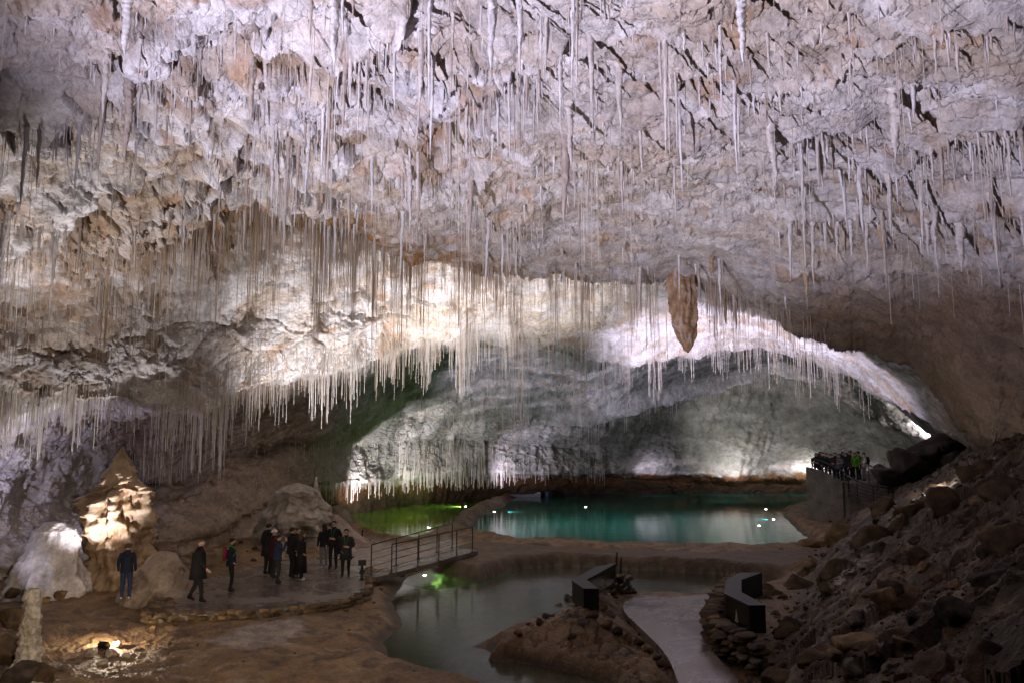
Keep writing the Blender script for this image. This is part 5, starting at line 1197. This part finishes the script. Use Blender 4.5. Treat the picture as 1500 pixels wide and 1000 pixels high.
def feet(px, py, z=0.0): return T3(at_z(px, py, z))
R = math.radians
NEAR = [
 ((183, 878, 0.0), R(12), 1.66, dict(label='person in a navy hooded jacket, blue jeans and pale shoes, back turned', top='navy', legs='jeans', shoes='paleshoe', hair='brownhair', hood=True, coat='hip')),
 ((287, 882, 0.0), R(-88), 1.84, dict(label='large balding person in a black coat walking to the right', top='black', bulk=1.28, stride=0.55, arms=('back', 'swing'), coat='thigh', bald=True, hair='greyhair')),
 ((337, 867, 0.0), R(-72), 1.68, dict(label='bearded person in dark clothes with a pink and green backpack', top='navy', beard=True, arms=('down', 'pocket'))),
 ((391, 842, 0.0), R(-30), 1.80, dict(label='tall hooded person in a bulky black jacket at the left of the group', top='black', bulk=1.15, hood=True, coat='thigh')),
 ((399, 847, 0.0), R(-60), 1.66, dict(label='person in a maroon jacket and a white bobble hat', top='maroon', legs='charcoal', hat=True, bald=True, coat='thigh')),
 ((406, 855, 0.0), R(-78), 1.62, dict(label='person in a blue jacket holding a phone up to the face', top='blue', legs='charcoal', arms=('face', 'face'), coat='hip', hair='hair')),
 ((426, 847, 0.0), R(-60), 1.74, dict(label='broad person in black with hands in the pockets beside the long coat', top='black', bulk=1.08, arms=('pocket', 'pocket'), coat='hip')),
 ((434, 842, 0.0), R(-100), 1.66, dict(label='person in charcoal half hidden between two people in black', top='charcoal', legs='black', hair='brownhair', coat='hip')),
 ((441, 850, 0.0), R(-82), 1.66, dict(label='person in a long black coat with pale shoes facing right', top='black', shoes='paleshoe', coat='long', long_hair=True, hair='brownhair', arms=('pocket', 'pocket'))),
 ((474, 832, 0.0), R(35), 1.64, dict(label='person with long dark hair, black jacket and grey trousers', top='black', legs='grey', long_hair=True, coat='hip', shoes='paleshoe')),
 ((488, 834, 0.0), R(172), 1.78, dict(label='slim person in black with a green lanyard, tallest beside the mound', top='black', lanyard=True, arms=('waist', 'down'), coat='hip')),
 ((506, 846, 0.0), R(186), 1.68, dict(label='person in a dark jacket with a lanyard facing the camera at the bridge foot', top='charcoal', lanyard=True, arms=('waist', 'pocket'), coat='thigh', bulk=1.1)),
]
for (px, py, z), rz, H, kw in NEAR:
    r_, hands, s = person(feet(px, py, z), rz, H, group=None, **kw)
    M4 = Matrix.Translation(r_.location) @ Matrix.Rotation(rz, 4, 'Z')
    if 'backpack' in kw['label']:
        bp_ = empty('backpack', T3(M4 @ Vector((0, -0.20, 1.02))), rz, label='pink backpack with bright green trim worn on the bearded person', category='backpack')
        mb = MB(); mb.ell((0, -0.02, 0.18), (0.15, 0.095, 0.24), 16, 10); mb.build('body', PALETTE['pink'], bp_, smooth=True)
        mb = MB(); mb.tube([(0.12 * math.cos(t), -0.085, 0.18 + 0.2 * math.sin(t)) for t in np.linspace(0, 2 * math.pi, 18)], 0.018, 6); mb.build('trim', PALETTE['green'], bp_, smooth=True)
        for sx in (-1, 1):
            mb = MB(); mb.tube([(sx * 0.11, 0.05, 0.38), (sx * 0.12, 0.16, 0.44), (sx * 0.13, 0.30, 0.36), (sx * 0.14, 0.32, 0.2), (sx * 0.14, 0.18, 0.02), (sx * 0.12, 0.05, 0.0)], 0.018, 6); mb.build('strap', PALETTE['green'], bp_, smooth=True)
    if 'phone' in kw['label']:
        mb = MB(); mb.box(-0.075, -0.006, -0.04, 0.075, 0.006, 0.04); o = mb.build('phone', M_BLACK, None, bevel=0.004, label='dark phone held up before the face by the person in blue', category='phone'); o.location = M4 @ Vector((0, 0.27, 1.53)); o.rotation_euler = (0, 0, rz)
        bg = empty('shoulder_bag', T3(M4 @ Vector((0.05, 0.16, 0.93))), rz, label='beige shoulder bag hanging in front of the blue jacket', category='bag')
        mb = MB(); mb.box(-0.10, -0.03, -0.13, 0.10, 0.04, 0.10); mb.build('body', PALETTE['beige'], bg, bevel=0.02, smooth=True)
        mb = MB(); mb.tube([(-0.09, 0, 0.09), (-0.06, 0.0, 0.3), (0.0, -0.04, 0.47), (0.06, 0.0, 0.3), (0.09, 0, 0.09)], 0.012, 6); mb.build('strap', PALETTE['beige'], bg, smooth=True)
    if 'bridge foot' in kw['label']:
        bg = empty('shoulder_bag', T3(M4 @ Vector((0.26, -0.05, 0.98))), rz, label='dark shoulder bag at the hip of the person by the bridge', category='bag')
        mb = MB(); mb.box(-0.06, -0.13, -0.16, 0.07, 0.13, 0.12); mb.build('body', PALETTE['black'], bg, bevel=0.03, smooth=True)
        mb = MB(); mb.tube([(0, -0.1, 0.1), (-0.06, -0.07, 0.42), (-0.10, 0.05, 0.50), (-0.06, 0.12, 0.40), (0, 0.1, 0.1)], 0.014, 6); mb.build('strap', PALETTE['black'], bg, smooth=True)
FARP = [
 (1197, 49.8, 1.70, R(160), 'black', 'black', 'leftmost far visitor in black at the terrace corner', {}), (1203, 50.6, 1.76, R(200), 'maroon', 'black', 'far visitor in dark maroon behind the terrace corner', {}), (1208, 49.4, 1.74, R(150), 'black', 'jeans', 'far visitor in black with blue jeans at the railing', {}),
 (1213, 50.4, 1.66, R(190), 'navy', 'black', 'far visitor in navy standing third row from the corner', {}), (1219, 49.4, 1.62, R(170), 'charcoal', 'charcoal', 'short far visitor in charcoal at the railing bend', {}), (1225, 50.2, 1.72, R(210), 'maroon', 'jeans', 'far visitor in maroon with blue jeans in the middle', {}),
 (1231, 49.6, 1.64, R(120), 'grey', 'black', 'far visitor in a grey jacket in the middle of the crowd', {}), (1236, 50.3, 1.76, R(180), 'navy', 'jeans', 'tall far visitor in navy with blue jeans', {}), (1242, 49.3, 1.70, R(100), 'black', 'black', 'far visitor in black turned to the guide', {}), (1247, 50.6, 1.80, R(230), 'maroon', 'black', 'tall far visitor in maroon left of the green vests', {}),
 (1254, 49.7, 1.72, R(150), 'green', 'black', 'far visitor in a bright green vest facing the crowd', {}), (1259, 50.5, 1.78, R(30), 'green', 'black', 'taller far visitor in a bright green vest, back turned', {}), (1267, 49.6, 1.72, R(80), 'white', 'grey', 'far visitor in a white jacket at the right end', {}),
]
for px, Y, H, rz, tp_, lg, lab, kw in FARP:
    p = at_depth(px, 700, Y); r_, _, s = person((p[0], p[1], tz), rz, H, lab, top=tp_, legs=lg, arms=('waist', 'down') if px % 2 else ('down', 'pocket'), group='visitors on the far terrace', coat='hip', long_hair=(px % 3 == 0), **kw)
    if tp_ == 'white':
        bp_ = empty('backpack', T3(Vector(r_.location) + Matrix.Rotation(rz, 3, 'Z') @ Vector((0, -0.2, 1.05))), rz, label='black backpack on the far visitor in the white jacket', category='backpack')
        mb = MB(); mb.ell((0, -0.02, 0.18), (0.17, 0.12, 0.26), 14, 9); mb.build('body', PALETTE['black'], bp_, smooth=True)
        for sx in (-1, 1):
            mb = MB(); mb.tube([(sx * 0.11, 0.05, 0.38), (sx * 0.12, 0.16, 0.44), (sx * 0.13, 0.32, 0.3), (sx * 0.13, 0.2, 0.02)], 0.02, 6); mb.build('strap', PALETTE['black'], bp_, smooth=True)
# ================================================================== light: the cave's lamps and some added fills
w = bpy.data.worlds.new('World'); sc.world = w; w.use_nodes = True
w.node_tree.nodes['Background'].inputs[0].default_value = (0.75, 0.52, 0.36, 1); w.node_tree.nodes['Background'].inputs[1].default_value = 0.008  # faint warm ambient fill, added, not a lamp
COOL = (0.90, 0.86, 1.0); NEUT = (0.97, 0.93, 0.98); WARM = (1.0, 0.80, 0.58); BLUE = (0.72, 0.78, 1.0); GRN = (0.75, 1.0, 0.80)
def spot(loc, tgt, power, cone=90, blend=0.8, col=NEUT, rad=0.06):
    l = bpy.data.lights.new('spotlight', 'SPOT'); o = bpy.data.objects.new('spotlight', l); C.objects.link(o)
    l.energy = power; l.spot_size = math.radians(cone); l.spot_blend = blend; l.color = col; l.shadow_soft_size = rad
    o.location = loc; d = Vector(tgt) - Vector(loc); o.rotation_euler = d.to_track_quat('-Z', 'Y').to_euler()
    return o
def bulb(loc, power, col=NEUT, rad=0.06):
    l = bpy.data.lights.new('lamp', 'POINT'); o = bpy.data.objects.new('lamp', l); C.objects.link(o)
    l.energy = power; l.color = col; l.shadow_soft_size = rad; o.location = loc
    return o
def pz(px, py, z): return tuple(at_z(px, py, z))
def pd(px, py, Y): return tuple(at_depth(px, py, Y))
K = 3.5
# near roof, from low on the left
COOL = (0.81, 0.76, 1.0)
spot((-6.5, 5.5, 0.8), pd(860, 90, 15), 19500, 82, 0.9, COOL, 0.04)
spot((-10.5, 17.0, 0.5), pd(180, 290, 20), 4800, 76, 0.9, (0.97, 0.91, 0.95), 0.04)
spot((-2.5, 18.8, 0.1), pd(800, 300, 26), 2300, 92, 0.9, (0.98, 0.90, 0.88), 0.05)
spot((4.6, 24.5, 1.0), pd(1050, 340, 27), 700, 75, 0.9, COOL, 0.05)
# behind the first ledge
spot((-7.5, 34.0, 0.6), pd(540, 445, 36), 8000, 100, 0.9, NEUT, 0.06)
spot((-0.5, 37.0, 0.6), pd(740, 425, 39), 8500, 90, 0.9, NEUT, 0.06)
spot((-12.5, 25.5, 0.6), pd(110, 590, 27), 1500, 95, 0.8, NEUT, 0.06)
spot((10.0, 44.0, 0.8), pd(1050, 480, 47), 12500, 90, 0.8, COOL, 0.06)
spot((17.0, 45.5, 1.2), pd(1265, 540, 46.5), 2600, 75, 0.9, COOL, 0.06)
# far vault and far wall
spot((3.0, 54.0, -0.3), pd(940, 572, 60.5), 3200, 62, 0.9, COOL, 0.08)
spot((-5.0, 47.5, 0.4), pd(800, 540, 58), 5600, 66, 0.9, COOL, 0.08)
spot((-9.6, 51.5, 0.3), pd(555, 690, 57.5), 2600, 78, 0.8, NEUT, 0.06)
spot((-7.0, 57.5, 0.2), pd(640, 672, 61), 1300, 110, 0.8, NEUT, 0.06)
spot((-1.0, 66.5, 0.3), pd(770, 670, 69.5), 900, 110, 0.8, COOL, 0.06)
spot((20.5, 73.0, 1.2), pd(1075, 684, 75.3), 420, 160, 0.5, NEUT, 0.05)
spot((27.2, 73.2, 1.2), pd(1180, 684, 75.3), 420, 160, 0.5, NEUT, 0.05)
spot((13.0, 72.6, 1.0), pd(960, 688, 75), 160, 160, 0.5, COOL, 0.05)
spot((27.5, 53.5, 4.7), pd(1325, 632, 57), 1000, 130, 0.7, NEUT, 0.06)
# left flowstone
spot((-18.6, 25.2, 0.8), pd(45, 690, 29.5), 1250, 82, 0.7, (0.76, 0.70, 1.0), 0.05)
spot((-15.9, 24.3, 0.3), pd(70, 790, 25.4), 60, 100, 0.8, COOL, 0.05)
spot((-11.0, 36.0, 0.7), pd(410, 680, 42), 4500, 95, 0.9, NEUT, 0.05)
# added warm fill over the mud, no lamp stands there
spot((-2.5, 5.0, 4.0), (-6.8, 16.8, -0.2), 4600, 58, 1.0, WARM, 0.1)
spot((15.0, 66.0, 0.3), pd(1150, 610, 73), 2800, 105, 0.9, NEUT, 0.06)  # added fill to brighten the far wall
# the lamps that show, then added spots for the water glow
bulb((fl1[0], fl1[1] + 0.25, fl1[2] + 0.2), 160, WARM, 0.05)
lp_ = floor_at(1362, 722); bulb((lp_[0], lp_[1] + 0.1, lp_[2] + 0.25), 90, NEUT, 0.06)
for q_, w_ in UL:
    sd = 1 if q_[0] < 0 and w_ != 'G' else -1
    for k_ in range(2 if w_ == 'B' else 14):
        x_ = q_[0] + 0.3 * k_ * sd
        if floor_z(x_, q_[1]) < WATER_Z - (0.25 if w_ == 'B' else 0.55): break
    spot((x_, q_[1], WATER_Z - 0.08), (x_ + 2.5 * sd, q_[1] - 0.5, WATER_Z - 1.0), {'L': 300, 'G': 1300, 'B': 90}[w_], 140, 0.6, {'L': BLUE, 'G': GRN, 'B': GRN}[w_], 0.05)
for px_, py_, e_, c_ in ((600, 757, 1800, GRN), (560, 768, 1000, GRN), (800, 765, 7000, BLUE), (900, 772, 6000, BLUE), (1000, 760, 5000, BLUE), (760, 778, 3000, BLUE), (640, 842, 260, GRN), (690, 843, 160, GRN)):  # extra spots without a lamp body, added to widen the water glow
    q_ = at_z(px_, py_, WATER_Z); bulb_z = max(floor_z(q_[0], q_[1]) + 0.2, WATER_Z - 0.6)
    spot((q_[0], q_[1], WATER_Z - 0.05), (q_[0], q_[1] + 0.5, WATER_Z - 2), e_ * (0.26 if c_ is BLUE else 0.7), 150, 0.5, c_, 0.1)

sc.view_settings.view_transform = 'Standard'; sc.view_settings.look = 'None'; sc.view_settings.exposure = 0; sc.view_settings.gamma = 1
sc.render.film_transparent = False
cy = sc.cycles
cy.use_denoising = True; cy.denoiser = 'OPENIMAGEDENOISE'; cy.max_bounces = 6; cy.diffuse_bounces = 2; cy.glossy_bounces = 3; cy.transparent_max_bounces = 8; cy.caustics_reflective = False; cy.caustics_refractive = False
cy.sample_clamp_indirect = 4.0
